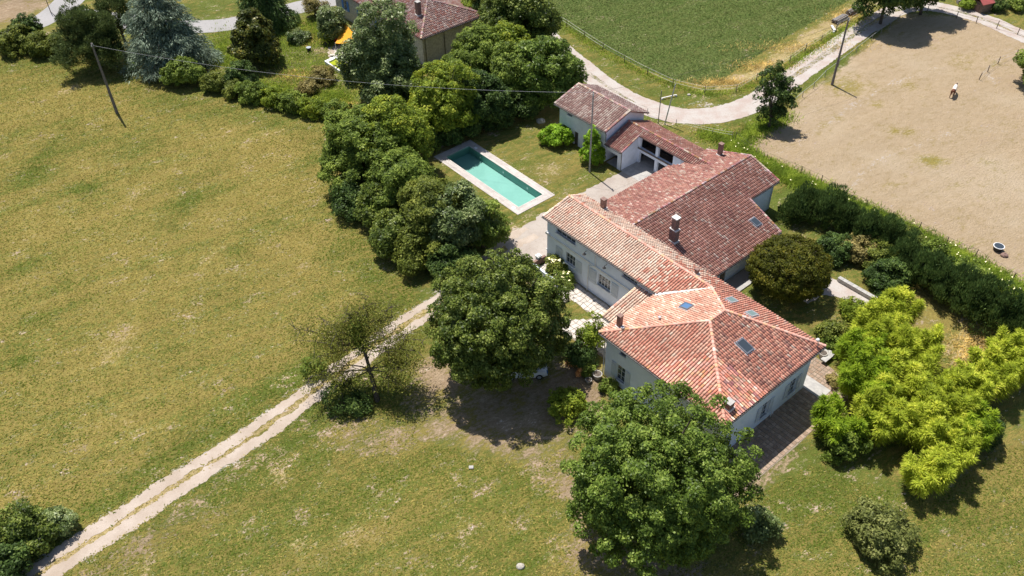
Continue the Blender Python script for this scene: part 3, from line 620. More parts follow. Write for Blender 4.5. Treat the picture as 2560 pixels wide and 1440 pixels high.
BLD = {'rear': (SALMON, lambda s, t: np.clip((-s - 9) / 8, 0, .95)), 'wing': (RED, lambda s, t: np.clip((s + 17) / 4, 0, .9)), 'left': (SALMON, lambda s, t: np.full(len(s), .15)),
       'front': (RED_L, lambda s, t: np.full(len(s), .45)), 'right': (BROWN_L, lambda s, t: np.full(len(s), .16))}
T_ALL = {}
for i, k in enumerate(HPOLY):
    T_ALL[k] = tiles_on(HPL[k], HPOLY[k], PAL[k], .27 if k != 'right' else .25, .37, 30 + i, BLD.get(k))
dist = np.concatenate([np.linalg.norm(T_ALL[k][0] - CPOS, axis=1) + np.where(project(T_ALL[k][0])[:, 1] > 985, 40, 0) * (1 if k == 'front' else .0) for k in ('front', 'right')])
cut = np.sort(dist)[300]
Vs, Fs, Cs, off = [], [], [], 0
for k in HPOLY:
    O, fr, c = T_ALL[k]; cell = .25 if k == 'right' else .27
    if k in ('front', 'right'):
        dd = np.linalg.norm(O - CPOS, axis=1) + np.where(project(O)[:, 1] > 985, 40, 0) * (1 if k == 'front' else 0.)
        sel = dd < cut; tile_objects(roof, O[sel], fr, c[sel], MAT['tile'], cell, .37); O, c = O[~sel], c[~sel]
    V, F, C = tile_arrays(O, fr, c, cell, .37); Vs.append(V); Fs.append(F + off); Cs.append(C); off += len(V)
mk('roof_tiles', np.concatenate(Vs), np.concatenate(Fs), MAT['tile'], house, col=np.concatenate(Cs), kind='stuff')
hp = lambda pl, p: pl.P(*p)
ridge(roof, [(H_FRONT.P(sL, tF), hp(H_FRONT, ap1)), (H_FRONT.P(sR, tF), hp(H_FRONT, ap1)), (hp(H_LEFT, ap1), hp(H_LEFT, ap2)), (H_REAR.P(sR, tB), hp(H_REAR, ap2)), (hp(H_LEFT, kink), hp(H_LEFT, ap2)), (W_FRONT.P(-29.6, 10.5), hp(W_FRONT, kink))],
      RED_L, MAT['tile'], True, .30)
ridge(roof, [(W_FRONT.P(-29.55, 6.8), W_FRONT.P(-29.55, 10.5)), (H_REAR.P(-29.55, tB), H_REAR.P(-29.55, 10.5)), (PORCH.P(-16.25, 2.3), PORCH.P(-16.25, 6.9))], SALMON, MAT['tile'], True, .24, up=.03)
# white mortar fillet under the verge where the wing roof laps over the main block
a, b = W_FRONT.P(-13.95, 6.8), W_FRONT.P(*kink); lo = (H_LEFT.P(-13.8, 6.55), H_LEFT.P(-10.4, 10.25))
m = MB(); m.add([a - [0, 0, .02], b + [0, 0, .02], lo[1] + [0, 0, .12], lo[0] + [0, 0, .12], a - [0, 0, .3], b - [0, 0, .3], lo[1] - [0, 0, .2], lo[0] - [0, 0, .2]], [(0, 1, 2, 3), (4, 7, 6, 5), (0, 3, 7, 4), (1, 5, 6, 2), (0, 4, 5, 1), (2, 6, 7, 3)])
m.build('verge_fillet', MAT['mortar'], house)
gutter(house, (sL, tF - .06), (sR, tF - .06), zE - .1); gutter(house, (sR + .06, tF), (sR + .06, tB), zE - .1); gutter(house, (-29.6, 6.74), (-13.9, 6.74), 5.72); gutter(house, (-16.3, 2.24), (-13.6, 2.24), 3.92)
gutter(house, (sL - .05, tF), (sL - .05, 6.7), zE - .1); gutter(house, (-29.6, tB + .06), (sR, tB + .06), zE - .1)
skylight(house, H_LEFT, 1716, 768, .85, 1.0); skylight(house, H_RIGHT, 1861, 867, .95, 1.35, 'glass'); skylight(house, H_REAR, 1828, 753, .8, 1.15, 'glass_grey', 'zinc'); skylight(house, H_REAR, 1878, 787, .8, 1.15, 'glass_grey', 'zinc')
chimney(house, H_REAR.hit(1508, 521), 1.15, .5, .45, cap='brick'); chimney(house, H_LEFT.hit(1548, 817), 1.35, .4, .4, cap='brick'); chimney(house, H_REAR.hit(1741, 685), .55, .32, .32, cap='brick')
chimney(house, H_RIGHT.hit(1820, 1020), .75, .62, .6); 
m = MB(); P = H_LEFT.hit(1648, 799); m.tube([P, P + [0, 0, .3]], .09, 8); m.tube([P + [0, 0, .3], P + [0, 0, .36]], .14, 8); m.build('vent', MAT['zinc'], house)
m = MB(); P = H_FRONT.hit(1556, 824); m.tube([P, P + [0, 0, .25]], .1, 8); m.tube([P + [0, 0, .25], P + [0, 0, .33]], .17, 8); m.build('vent', MAT['zinc'], house)
m = MB(); P = H_RIGHT.hit(2043, 868); m.tube([P, P + [0, 0, .5], P + [-.15, .1, .75], P + [-.3, .2, .8]], .035, 6); m.build('lamp_arm', MAT['steel'], house)
# white ball of the lamp on the eave corner
def ball(c, r, n=10, k=7):
    V = [np.asarray(c) + r * np.array([math.sin(math.pi * i / k) * math.cos(2 * math.pi * j / n), math.sin(math.pi * i / k) * math.sin(2 * math.pi * j / n), math.cos(math.pi * i / k)]) for i in range(k + 1) for j in range(n)]
    return V, [(i * n + j, (i + 1) * n + j, (i + 1) * n + (j + 1) % n, i * n + (j + 1) % n) for i in range(k) for j in range(n)]
V, F = ball(P + [-.1, .07, .82], .17); mk('lamp_globe', V, F, MAT['frame'], house, smooth=True)
m = MB(); m.tube([W(-.12, 7.45, .75), W(-.02, 7.45, .75), W(-.02, 7.45, .55)], .03, 6); m.tube([W(-.15, 7.45, .05), W(-.15, 7.45, .75)], .035, 6); m.build('tap', MAT['trim'], house)

# ------------------------------------------------------------------ the barn
B_R = Plane(-13.9, 12.6, 2.5, -2.5 / 9.16, 0); B_L = Plane(-29.4, 12.6, 3.4, 1.6 / 6.34, 0)
barn = thing('barn', 'long low barn with a dark brown tile roof behind the farmhouse', 'barn', W(-21, 20))
bw = MB()
B_RI = ((-14.35, 12.9), (-14.35, 26.3), (1, 0)); b_ops = [(1.7, 3.6, .9, 1.9), (4.6, 5.6, 0, 2.05), (11.2, 12.3, .9, 1.9)]
wall(bw, *B_RI, 0, 2.45, .4, b_ops); wall(bw, (-18.6, 26.3), (-14.35, 26.3), (0, 1), 0, 2.4, .4); wall(bw, (-19.1, 26.3), (-19.1, 32.2), (1, 0), 0, 3.6, .4); wall(bw, (-28.6, 32.2), (-19.1, 32.2), (0, 1), 0, 3.5, .4)
wall(bw, (-28.9, 12.9), (-28.9, 27.5), (-1, 0), 0, 3.3, .4, [(4, 6.4, 0, 2.2)])
bw.add([W(-14.4, 26.25, 2.4), W(-19.1, 26.25, 2.4), W(-19.1, 26.25, 3.75), W(-14.4, 25.9, 2.4), W(-19.1, 25.9, 2.4), W(-19.1, 25.9, 3.75)], [(0, 2, 1), (3, 4, 5), (0, 3, 5, 2), (1, 2, 5, 4), (0, 1, 4, 3)])
bw.build('wall', MAT['plaster_grey'], barn)
m = MB(); m.box(-28.4, -14.8, 13.2, 26.0, .05, 2.3); m.box(-28.4, -19.6, 26, 31.7, .05, 3.2); m.build('dark_interior', MAT['dark'], barn)  # solid dark fill in place of the barn's indoor shade
window(barn, *B_RI, *b_ops[0], 2, 1, frame='wood'); window(barn, *B_RI, *b_ops[2], 2, 1, frame='wood')
m = MB(); m.box(-14.52, -14.44, 17.52, 18.48, .02, 2.03); m.build('door', MAT['wood'], barn)
BP = {'right': [(-13.9, 12.95), (-13.85, 26.75), (-18.75, 27.4), (-18.75, 32.5), (-23.06, 32.7), (-23.06, 12.95)], 'left': [(-29.4, 12.95), (-23.06, 12.95), (-23.06, 32.7), (-28.4, 31.7), (-28.4, 27.2), (-29.4, 26.0)]}
broof = slab(B_R, BP['right'], MAT['channel_old'], barn, 'roof'); slab(B_L, BP['left'], MAT['channel_old'], barn, 'roof_slope')
Vs, Fs, Cs, off = [], [], [], 0
patch = lambda s, t: .25 + .2 * np.sin(s * .9 + 2) * np.cos(t * .7)
for i, (pl, k, pal) in enumerate(((B_R, 'right', BROWN), (B_L, 'left', BROWN_L))):
    O, fr, c = tiles_on(pl, BP[k], pal, .25, .36, 50 + i, (BROWN_L if k == 'right' else BROWN, patch))
    V, F, C = tile_arrays(O, fr, c, .25, .36); Vs.append(V); Fs.append(F + off); Cs.append(C); off += len(V)
mk('roof_tiles', np.concatenate(Vs), np.concatenate(Fs), MAT['tile_old'], barn, col=np.concatenate(Cs), kind='stuff')
ridge(broof, [(B_R.P(-23.06, 12.95), B_R.P(-23.06, 32.7)), (B_R.P(-13.9, 26.7), B_R.P(-18.75, 27.35)), (B_R.P(-18.8, 32.5), B_R.P(-23.0, 32.68)), (B_L.P(-28.4, 31.65), B_L.P(-23.06, 32.65))], BROWN_L + MAUVE, MAT['tile_old'], True, .27)
gutter(barn, (-13.84, 13.0), (-13.8, 26.7), 2.42); gutter(barn, (-18.68, 27.4), (-18.68, 32.5), 3.74)
skylight(barn, B_R, 1888, 557, .85, 1.1, 'glass')
P = B_R.hit(1683, 602); c = chimney(barn, P, 1.5, .85, .6, 'brick', 'mortar', .9)
m = MB(); m.obox(P + [0, 0, 2.2], np.r_[AX, 0], np.r_[BX, 0], (0, 0, 1), .29, .26, .75); m.build('chimney_shaft', MAT['brick'], c)
m = MB(); m.obox(P + [0, 0, 2.98], np.r_[AX, 0], np.r_[BX, 0], (0, 0, 1), .36, .33, .06); m.build('chimney_cap', MAT['mortar'], c)
chimney(barn, B_L.hit(1799, 388), 1.5, .45, .45, 'brick', 'brick')
# ------------------------------------------------------------------ open-fronted cart shed
C_F = Plane(-38.2, 24.65, 2.85, 0, 1.55 / 4.0); C_B = Plane(-38.2, 32.3, 3.0, 0, -1.4 / 3.65)
shed = thing('cart_shed', 'white open-fronted cart shed with loft openings and a brown tile roof', 'shed', W(-32, 28))
cw = MB()
C_FR = ((-38.2, 25.05), (-35.75, 25.05), (0, -1))
wall(cw, *C_FR, 0, 2.85, .3, [(.0, 1.85, 0, 1.85)]); wall(cw, (-35.75, 25.35), (-35.75, 28.0), (1, 0), 0, 2.85, .3)
cw.add([W(-35.75, 25.1, 2.8), W(-35.75, 28.0, 2.8), W(-35.75, 28.0, 4.0), W(-36.05, 25.1, 2.8), W(-36.05, 28.0, 2.8), W(-36.05, 28.0, 4.0)], [(0, 1, 2), (3, 5, 4), (0, 2, 5, 3), (0, 3, 4, 1), (1, 4, 5, 2)])
wall(cw, (-35.75, 28.0), (-24.6, 28.0), (0, -1), 0, 3.95, .3, [(.3, 2.75, 0, 1.55), (.3, 2.75, 2.15, 3.75), (3.15, 5.0, 0, 1.55), (3.15, 5.45, 2.15, 3.75)])
wall(cw, (-38.2, 32.0), (-28.6, 32.0), (0, 1), 0, 3.0, .3)
cw.build('wall', MAT['plaster_grey'], shed)
m = MB(); m.box(-35.8, -25.5, 29.8, 31.5, .02, 3.2); m.box(-38.1, -36.1, 26.6, 31, .02, 2.6); m.build('dark_interior', MAT['dark'], shed)  # dark blocks give the open bays their depth of shade
m = MB(); m.box(-35.45, -28, 28.3, 31.5, 1.6, 1.75); m.build('loft_floor', MAT['wood'], shed)
m = MB(); m.box(-35.75, -30.2, 27.9, 28.0, 1.98, 2.14); m.build('lintel_beam', MAT['wood'], shed)
m = MB(); m.tube([W(-35.65, 25.0, 2.75), W(-35.65, 25.0, .05)], .045, 6); m.build('downpipe', MAT['gutter'], shed)
CP = {'front': [(-38.2, 24.65), (-35.45, 24.65), (-35.45, 27.6), (-24.4, 27.6), (-24.4, 28.65), (-38.2, 28.65)], 'rear': [(-38.2, 28.65), (-24.4, 28.65), (-27.5, 32.3), (-38.2, 32.3)]}
croof = slab(C_F, CP['front'], MAT['channel_old'], shed, 'roof', .14); slab(C_B, CP['rear'], MAT['channel_old'], shed, 'roof_slope', .14)
Vs, Fs, Cs, off = [], [], [], 0
for i, (pl, k, pal) in enumerate(((C_F, 'front', BROWN_L), (C_B, 'rear', BROWN))):
    O, fr, c = tiles_on(pl, CP[k], pal, .26, .36, 60 + i); V, F, C = tile_arrays(O, fr, c, .26, .36); Vs.append(V); Fs.append(F + off); Cs.append(C); off += len(V)
mk('roof_tiles', np.concatenate(Vs), np.concatenate(Fs), MAT['tile_old'], shed, col=np.concatenate(Cs), kind='stuff')
ridge(croof, [(C_F.P(-38.2, 28.65), C_F.P(-24.4, 28.65)), (C_F.P(-35.45, 24.65), C_F.P(-35.45, 27.6))], BROWN_L, MAT['tile_old'], True, .26)
gutter(shed, (-38.2, 24.58), (-35.45, 24.58), 2.78)
# ------------------------------------------------------------------ tall outbuilding by the pool lawn
D_F = Plane(-47.2, 24.6, 4.5, 0, 1.25 / 4.1); D_B = Plane(-47.2, 32.0, 4.3, 0, -1.45 / 3.3)
outb = thing('outbuilding', 'tall white outbuilding with a greyed tile roof beside the pool lawn', 'outbuilding', W(-42.5, 28))
dw = MB(); D_FR = ((-46.6, 25.0), (-38.45, 25.0), (0, -1)); d_ops = [(.6, 2.15, 1.05, 1.95), (2.75, 3.45, 0, 1.9), (4.4, 5.0, 1.1, 1.95), (1.35, 2.3, 3.6, 3.9)]
wall(dw, *D_FR, 0, 4.45, .35, d_ops); wall(dw, (-46.6, 25.35), (-46.6, 31.3), (-1, 0), 0, 4.3, .35); wall(dw, (-38.45, 25.35), (-38.45, 31.3), (1, 0), 0, 4.3, .35); wall(dw, (-46.6, 31.65), (-38.45, 31.65), (0, 1), 0, 4.25, .35)
for s in (-46.6, -38.8):
    dw.add([W(s, 25.0, 4.3), W(s, 31.65, 4.3), W(s, 28.7, 5.6), W(s + .35, 25.0, 4.3), W(s + .35, 31.65, 4.3), W(s + .35, 28.7, 5.6)], [(0, 2, 1), (3, 4, 5), (0, 3, 5, 2), (1, 2, 5, 4), (0, 1, 4, 3)])
dw.build('wall', MAT['plaster_grey'], outb)
m = MB(); m.box(-46.2, -38.8, 25.5, 31.2, .05, 4.1); m.build('dark_interior', MAT['dark'], outb)  # dark box painted as the unlit inside
window(outb, *D_FR, *d_ops[0], 2, 1, .2, 'alu'); window(outb, *D_FR, *d_ops[2], 1, 1, .2, 'alu'); window(outb, *D_FR, *d_ops[3], 1, 1, .2, 'alu', sill=False)
m = MB(); m.box(-43.83, -43.17, 25.12, 25.18, .02, 1.88); m.build('door', MAT['gutter'], outb)
m = MB(); m.tube([W(-38.3, 24.75, 4.4), W(-38.35, 24.95, 3.9), W(-38.35, 24.95, 2.9)], .045, 6); m.build('downpipe', MAT['gutter'], outb)
DP = {'front': [(-47.2, 24.6), (-38.1, 24.6), (-38.1, 28.7), (-47.2, 28.7)], 'rear': [(-47.2, 28.7), (-38.1, 28.7), (-37.9, 32.0), (-47.2, 32.0)]}
droof = slab(D_F, DP['front'], MAT['channel_old'], outb, 'roof', .13); slab(D_B, DP['rear'], MAT['channel_old'], outb, 'roof_slope', .13)
Vs, Fs, Cs, off = [], [], [], 0
for i, (pl, k, pal) in enumerate(((D_F, 'front', GREYED), (D_B, 'rear', MAUVE))):
    O, fr, c = tiles_on(pl, DP[k], pal, .30, .40, 70 + i); V, F, C = tile_arrays(O, fr, c, .30, .40); Vs.append(V); Fs.append(F + off); Cs.append(C); off += len(V)
mk('roof_tiles', np.concatenate(Vs), np.concatenate(Fs), MAT['tile_old'], outb, col=np.concatenate(Cs), kind='stuff')
ridge(droof, [(D_F.P(-47.2, 28.7), D_F.P(-38.1, 28.7)), (D_F.P(-38.15, 24.6), D_F.P(-38.15, 28.7)), (D_F.P(-47.15, 24.6), D_F.P(-47.15, 28.7))], GREYED, MAT['tile_old'], True, .26)
gutter(outb, (-47.2, 24.54), (-38.1, 24.54), 4.42)
# ------------------------------------------------------------------ the neighbour's stone house
nE, nR_ = 4.5, 6.5
N_F = Plane(-73, 22.7, nE, 0, 2 / 5.95); N_R = Plane(-73, 22.7, nE, -2 / 6.3, 0); N_B = Plane(-73, 34.6, nE, 0, -2 / 5.95)
nb = thing('stone_house', 'old stone house with blue shutters and a mauve tile roof behind trees', 'house', W(-85, 28))
nw = MB(); N_FR = ((-97.3, 23.2), (-73.5, 23.2), (0, -1)); n_ops = [(2.6, 3.5, 1.6, 3.2), (7, 8, 1.2, 2.8), (12, 13, 1.2, 2.8)]
wall(nw, *N_FR, 0, 4.45, .5, n_ops); wall(nw, (-73.5, 23.7), (-73.5, 33.6), (1, 0), 0, 4.45, .5); wall(nw, (-97.3, 34.1), (-73.5, 34.1), (0, 1), 0, 4.4, .5); wall(nw, (-97.3, 23.7), (-97.3, 33.6), (-1, 0), 0, 4.45, .5)
nw.build('wall', MAT['stonewall'], nb)
for o in n_ops:
    window(nb, *N_FR, *o, 2, 2); shutter(nb, *N_FR, o[0] - .62, o[0] - .04, o[2], o[3], 'blue_shutter'); shutter(nb, *N_FR, o[1] + .04, o[1] + .62, o[2], o[3], 'blue_shutter')
NP = {'front': [(-98, 22.7), (-73, 22.7), (-79.3, 28.65), (-98, 28.65)], 'right': [(-73, 22.7), (-73, 34.6), (-79.3, 28.65)], 'rear': [(-98, 28.65), (-79.3, 28.65), (-73, 34.6), (-98, 34.6)]}
nroof = slab(N_F, NP['front'], MAT['channel_old'], nb, 'roof', .14); slab(N_R, NP['right'], MAT['channel_old'], nb, 'roof_slope', .14); slab(N_B, NP['rear'], MAT['channel_old'], nb, 'roof_slope', .14)
Vs, Fs, Cs, off = [], [], [], 0
for i, (pl, k, pal) in enumerate(((N_F, 'front', MAUVE), (N_R, 'right', MAUVE), (N_B, 'rear', MAUVE))):
    O, fr, c = tiles_on(pl, NP[k], pal, .30, .42, 80 + i, (BROWN_L, lambda s, t: np.full(len(s), .3))); V, F, C = tile_arrays(O, fr, c, .30, .42); Vs.append(V); Fs.append(F + off); Cs.append(C); off += len(V)
mk('roof_tiles', np.concatenate(Vs), np.concatenate(Fs), MAT['tile_old'], nb, col=np.concatenate(Cs), kind='stuff')
ridge(nroof, [(N_F.P(-73, 22.7), N_F.P(-79.3, 28.65)), (N_B.P(-73, 34.6), N_B.P(-79.3, 28.65)), (N_F.P(-98, 28.65), N_F.P(-79.3, 28.65))], MAUVE, MAT['tile_old'], True, .32)
chimney(nb, N_F.hit(1047, 38), 2.0, .7, .6, 'brick', 'concrete'); gutter(nb, (-72.94, 22.7), (-72.94, 34.6), nE - .08)
for t_ in (27, 23.6): m = MB(); m.tube([W(-73.38, t_, 4.4), W(-73.38, t_, 0)], .06, 6); m.build('downpipe', MAT['gutter'], nb)

# ------------------------------------------------------------------ swimming pool
s0, s1 = POOL_S; t0, t1 = POOL_T
pool = thing('swimming_pool', 'long narrow turquoise swimming pool with pale plank surround on the lawn', 'swimming pool', W((s0 + s1) / 2, (t0 + t1) / 2))
MAT['basin'] = simple('basin', (.27, .475, .42), (.24, .435, .385), .5, .6, .3, fine=.05)
DEP = -1.0
m = MB(); m.add([W(s0, t0, DEP), W(s1, t0, DEP), W(s1, t1, DEP), W(s0, t1, DEP), W(s0, t0, .06), W(s1, t0, .06), W(s1, t1, .06), W(s0, t1, .06)], [(0, 1, 2, 3), (0, 4, 5, 1), (1, 5, 6, 2), (2, 6, 7, 3), (3, 7, 4, 0)])
m.build('basin', MAT['basin'], pool)
def water_mat(name, tint):
    t = NT(name); tr = t.N.new('ShaderNodeBsdfTransparent'); tr.inputs[0].default_value = (*tint, 1)
    gl = t.N.new('ShaderNodeBsdfGlossy'); gl.inputs['Roughness'].default_value = .04
    fr = t.N.new('ShaderNodeFresnel'); fr.inputs['IOR'].default_value = 1.33
    b = t.N.new('ShaderNodeBump'); b.inputs['Strength'].default_value = .25; b.inputs['Distance'].default_value = .02
    t.L.new(t.noise(3.5, 3), b.inputs['Height']); t.L.new(b.outputs[0], gl.inputs['Normal']); t.L.new(b.outputs[0], fr.inputs['Normal'])
    mx = t.N.new('ShaderNodeMixShader'); t.L.new(fr.outputs[0], mx.inputs[0]); t.L.new(tr.outputs[0], mx.inputs[1]); t.L.new(gl.outputs[0], mx.inputs[2]); t.L.new(mx.outputs[0], t.out.inputs[0]); return t.m
MAT['water'] = water_mat('water', (.86, .98, .96))
m = MB(); m.add([W(s0, t0, -.12), W(s1, t0, -.12), W(s1, t1, -.12), W(s0, t1, -.12)], [(0, 1, 2, 3)]); m.build('water', MAT['water'], pool)
MAT['plank'] = simple('plank', (.50, .45, .41), (.58, .53, .49), 1.2, .85, .2, bump=.004, fine=.08)
MAT['plank2'] = simple('plank2', (.45, .40, .37), (.53, .48, .445), 1.2, .85, .2, bump=.004, fine=.08)
DW = 1.05; r_ = random.Random(4)
def board(a, b, c, d):
    m = MB(); m.box(a + .006, b - .006, c + .006, d - .006, -.02, .055 + r_.uniform(-.004, .004)); m.build('board', MAT[r_.choice(['plank', 'plank2'])], pool)
nb_ = 5
for k in range(nb_):
    w = (DW - .15) / nb_
    for side in (0, 1):
        c = t1 + .15 + k * w if side else t0 - .15 - (k + 1) * w
        x = s0 - DW + r_.uniform(0, 2); cuts = [s0 - DW]
        while x < s1 + DW - 1: cuts.append(x); x += r_.uniform(3.2, 4.2)
        cuts.append(s1 + DW); cuts = sorted(set(cuts))
        for a, b in zip(cuts[:-1], cuts[1:]):
            if b - a > .2: board(a, b, c, c + w)
    for side in (0, 1):
        c = s1 + .15 + k * w if side else s0 - .15 - (k + 1) * w
        board(c, c + w, t0 - .15, t1 + .15)
for a, b, c, d in ((s0 - .15, s1 + .15, t0 - .15, t0), (s0 - .15, s1 + .15, t1, t1 + .15), (s0 - .15, s0, t0, t1), (s1, s1 + .15, t0, t1)):
    m = MB(); m.box(a, b, c + .002, d - .002, -.1, .075); m.build('coping', MAT['plank'], pool)
for s, t in ((-51.4, 15.1), (-38.6, 10.45)):
    m = MB(); m.box(s - .22, s + .22, t - .18, t + .18, .05, .075); m.build('skimmer_lid', MAT['frame'], pool)
for s in (-50, -45.5, -41):
    m = MB(); m.tube([W(s, t1 - .02, -.5), W(s, t1 - .06, -.5)], .13, 10); m.build('pool_light', MAT['frame'], pool)

# ------------------------------------------------------------------ paved terrace and patio
def jitter_stones(name, poly, size, mat, z, th, seed, parent=None, joint=.03, ragged=.28, label=None, cut=None):
    """paving stones as uneven four-sided slabs; returns the joined mesh of them all and a few singled out"""
    r = np.random.default_rng(seed); poly = np.array(poly); smin, tmin = poly.min(0) - size; smax, tmax = poly.max(0) + size
    ni, nj = int((smax - smin) / size) + 2, int((tmax - tmin) / size) + 2
    J = np.stack(np.meshgrid(np.arange(ni) * size + smin, np.arange(nj) * size + tmin, indexing='ij'), -1) + r.uniform(-ragged, ragged, (ni, nj, 2)) * size
    stones = []
    for i in range(ni - 1):
        for j in range(nj - 1):
            q = np.array([J[i, j], J[i + 1, j], J[i + 1, j + 1], J[i, j + 1]]); c = q.mean(0)
            if in_poly2(c[0], c[1], poly)[0]:
                q = c + (q - c) * (1 - joint / size * 2); stones.append((c, [W(*x) for x in q], z + th * r.uniform(.6, 1.2)))
    return stones
def lay(stones, parent, mats, single=0, name='paving_stone', seed=1):
    r = random.Random(seed)
    st = sorted(stones, key=lambda x: np.linalg.norm(W(*x[0]) - CPOS))
    for c, q, z in st[:single]:
        m = MB(); m.prism(q, 0, z); m.build(name, MAT[r.choice(mats)], parent)
    for k, mt in enumerate(mats):
        m = MB(); any_ = False
        for c, q, z in st[single + k::len(mats)]: m.prism(q, 0, z); any_ = True
        if any_: m.build('paving', MAT[mt], parent, kind='stuff')
MAT['flag_a'] = simple('flag_a', (.66, .60, .54), (.56, .50, .45), 1.5, .9, .2, bump=.008, fine=.12)
MAT['flag_b'] = simple('flag_b', (.58, .52, .47), (.48, .43, .38), 1.5, .9, .2, bump=.008, fine=.12)
MAT['sett_a'] = simple('sett_a', (.34, .235, .165), (.25, .175, .125), 2., .9, .2, bump=.008, fine=.15)
MAT['sett_b'] = simple('sett_b', (.41, .30, .225), (.30, .22, .165), 2., .9, .2, bump=.008, fine=.15)
MAT['joint'] = simple('joint', (.30, .25, .20), (.22, .19, .13), 3., .95, .1, fine=.2)
def pave_base(name, poly, z=.02, mat='joint'):
    P = [W(s, t, z) for s, t in poly]; return mk(name, P, [tuple(range(len(P)))], MAT[mat], kind='structure')
TER = [(-28.9, 7.05), (-13.4, 7.05), (-13.4, 1.6), (-17.6, 1.2), (-20.0, .6), (-21.2, 2.2), (-19.6, 4.0), (-19.4, 4.6), (-23.6, 4.9), (-26.5, 5.0), (-28.9, 5.2)]
ter = pave_base('terrace', TER); lay(jitter_stones('x', TER, .52, None, .03, .02, 5, ragged=.3), ter, ('flag_a', 'flag_b'), 150, seed=2)
PAT = [(-.3, -3.2), (3.2, -2.8), (3.3, 6.5), (3.1, 11.5), (3.0, 16.2), (-2.2, 16.6), (-2.4, 12.9), (-.3, 12.4)]
pat = pave_base('patio', PAT); lay(jitter_stones('x', PAT, .40, None, .03, .02, 6, ragged=.12), pat, ('sett_a', 'sett_b'), 150, seed=3)
m = MB(); m.box(-1.5, 1.6, 12.45, 14.0, .0, .062); m.build('concrete_slab', MAT['concrete'], pat)
# low stone wall with a gravel path below the hedge, and a step in front of the barn
m = MB(); p0, p1 = back(2092, 703)[:2], back(2186, 757)[:2]; d = (p1 - p0) / np.linalg.norm(p1 - p0); n_ = np.array([-d[1], d[0]])
lw = thing('retaining_wall', 'low stone retaining wall with a pale coping beside the gravel path', 'wall', [*((p0 + p1) / 2), 0])
m.prism([p0, p1, p1 + n_ * .35, p0 + n_ * .35], 0, .42); m.build('wall', MAT['stonewall'], lw)
L_ = np.linalg.norm(p1 - p0); nk = 8
for k in range(nk):
    a, b = p0 + d * (L_ * k / nk + .01), p0 + d * (L_ * (k + 1) / nk - .01); m = MB(); m.prism([a - n_ * .05, b - n_ * .05, b + n_ * .4, a + n_ * .4], .42, .5); m.build('coping_stone', MAT['concrete'], lw)
sheet('gravel_path', [(2062, 690), (2090, 700), (2182, 756), (2150, 772), (2100, 745), (2055, 738), (2020, 760), (1990, 745)], MAT['gravel_white'], .014, .1, 31)
m = MB(); m.box(-12.9, -12.3, 17.5, 22.0, 0, .14); m.build('step', MAT['concrete'], None, kind='structure')
mk('back_path', [W(-14.3, 13, .02), W(-12.9, 13, .02), W(-12.9, 26, .02), W(-14.3, 26, .02)], [(0, 1, 2, 3)], MAT['yard'], kind='structure')
mk('shed_floor', [W(-38.2, 25.1, .02), W(-29, 25.1, .02), W(-29, 31.5, .02), W(-38.2, 31.5, .02)], [(0, 1, 2, 3)], MAT['concrete'], kind='structure')

# ------------------------------------------------------------------ posts, poles, wires
def pole(name, label, px, h, r0, r1, mat, cat='utility pole', lean=None, arms=False, k=8):
    P = back(*px); t = thing(name, label, cat, P); top = P + [0, 0, h] + (np.array([*lean, 0]) if lean is not None else 0)
    m = MB(); m.tube([P - [0, 0, .3], top], [r0, r1], k); m.build('shaft', MAT[mat], t)
    if arms:
        m = MB(); m.obox(top - [0, 0, .35], (1, 0, 0), (0, 1, 0), (0, 0, 1), .05, .28, .05); m.build('bracket', MAT['steel'], t)
        for s in (-1, 1):
            m = MB(); m.tube([top + [0, s * .22, -.3], top + [0, s * .22, -.12]], [.05, .035], 8); m.build('insulator', MAT['frame'], t)
    return top
topL = pole('utility_pole', 'tapered dark utility pole leaning in the open meadow', (293, 283), 10.2, .23, .11, 'pole', arms=True)
topR = pole('utility_pole', 'tall dark utility pole beside the farm track and paddock', (2080, 212), 9.8, .2, .1, 'pole', arms=True)
topM = pole('utility_pole', 'slim pale mast rising in front of the outbuilding', (1473.5, 430), 10.9, .10, .085, 'pole_light', arms=True)
pole('lamp_post', 'thin weathered post by the track left of the steel mast', (1645, 309), 4.8, .06, .05, 'wood_grey', 'post')
pole('steel_mast', 'leaning galvanised steel mast by the track bend', (1661, 311), 5.7, .085, .075, 'steel', 'mast', lean=(.85, .2))
pole('garden_post', 'thin grey post standing among the trees above the round linden', (1109, 668), 4.0, .07, .06, 'pole_light', 'post')
pole('roadside_post', 'thin dark post at the edge of the road bend', (128, 33), 3.6, .07, .06, 'wood', 'post')
def wire(name, label, a, b, sag, r, mat, n=24):
    P = [a + (b - a) * i / n - np.array([0, 0, sag * 4 * (i / n) * (1 - i / n)]) for i in range(n + 1)]
    m = MB(); m.tube(P, r, 5); m.build(name, MAT[mat], None, label=label, cat='cable', origin=a)
wire('overhead_cable', 'pale sagging cable from the meadow pole to the slim mast', topL - [0, 0, .3], topM - [0, 0, .1], 1.6, .012, 'wire', 40)
wire('overhead_cable', 'dark cable from the slim mast to the pole by the track', topM - [0, 0, .1], topR - [0, 0, .3], 1.1, .013, 'wire_dark', 30)
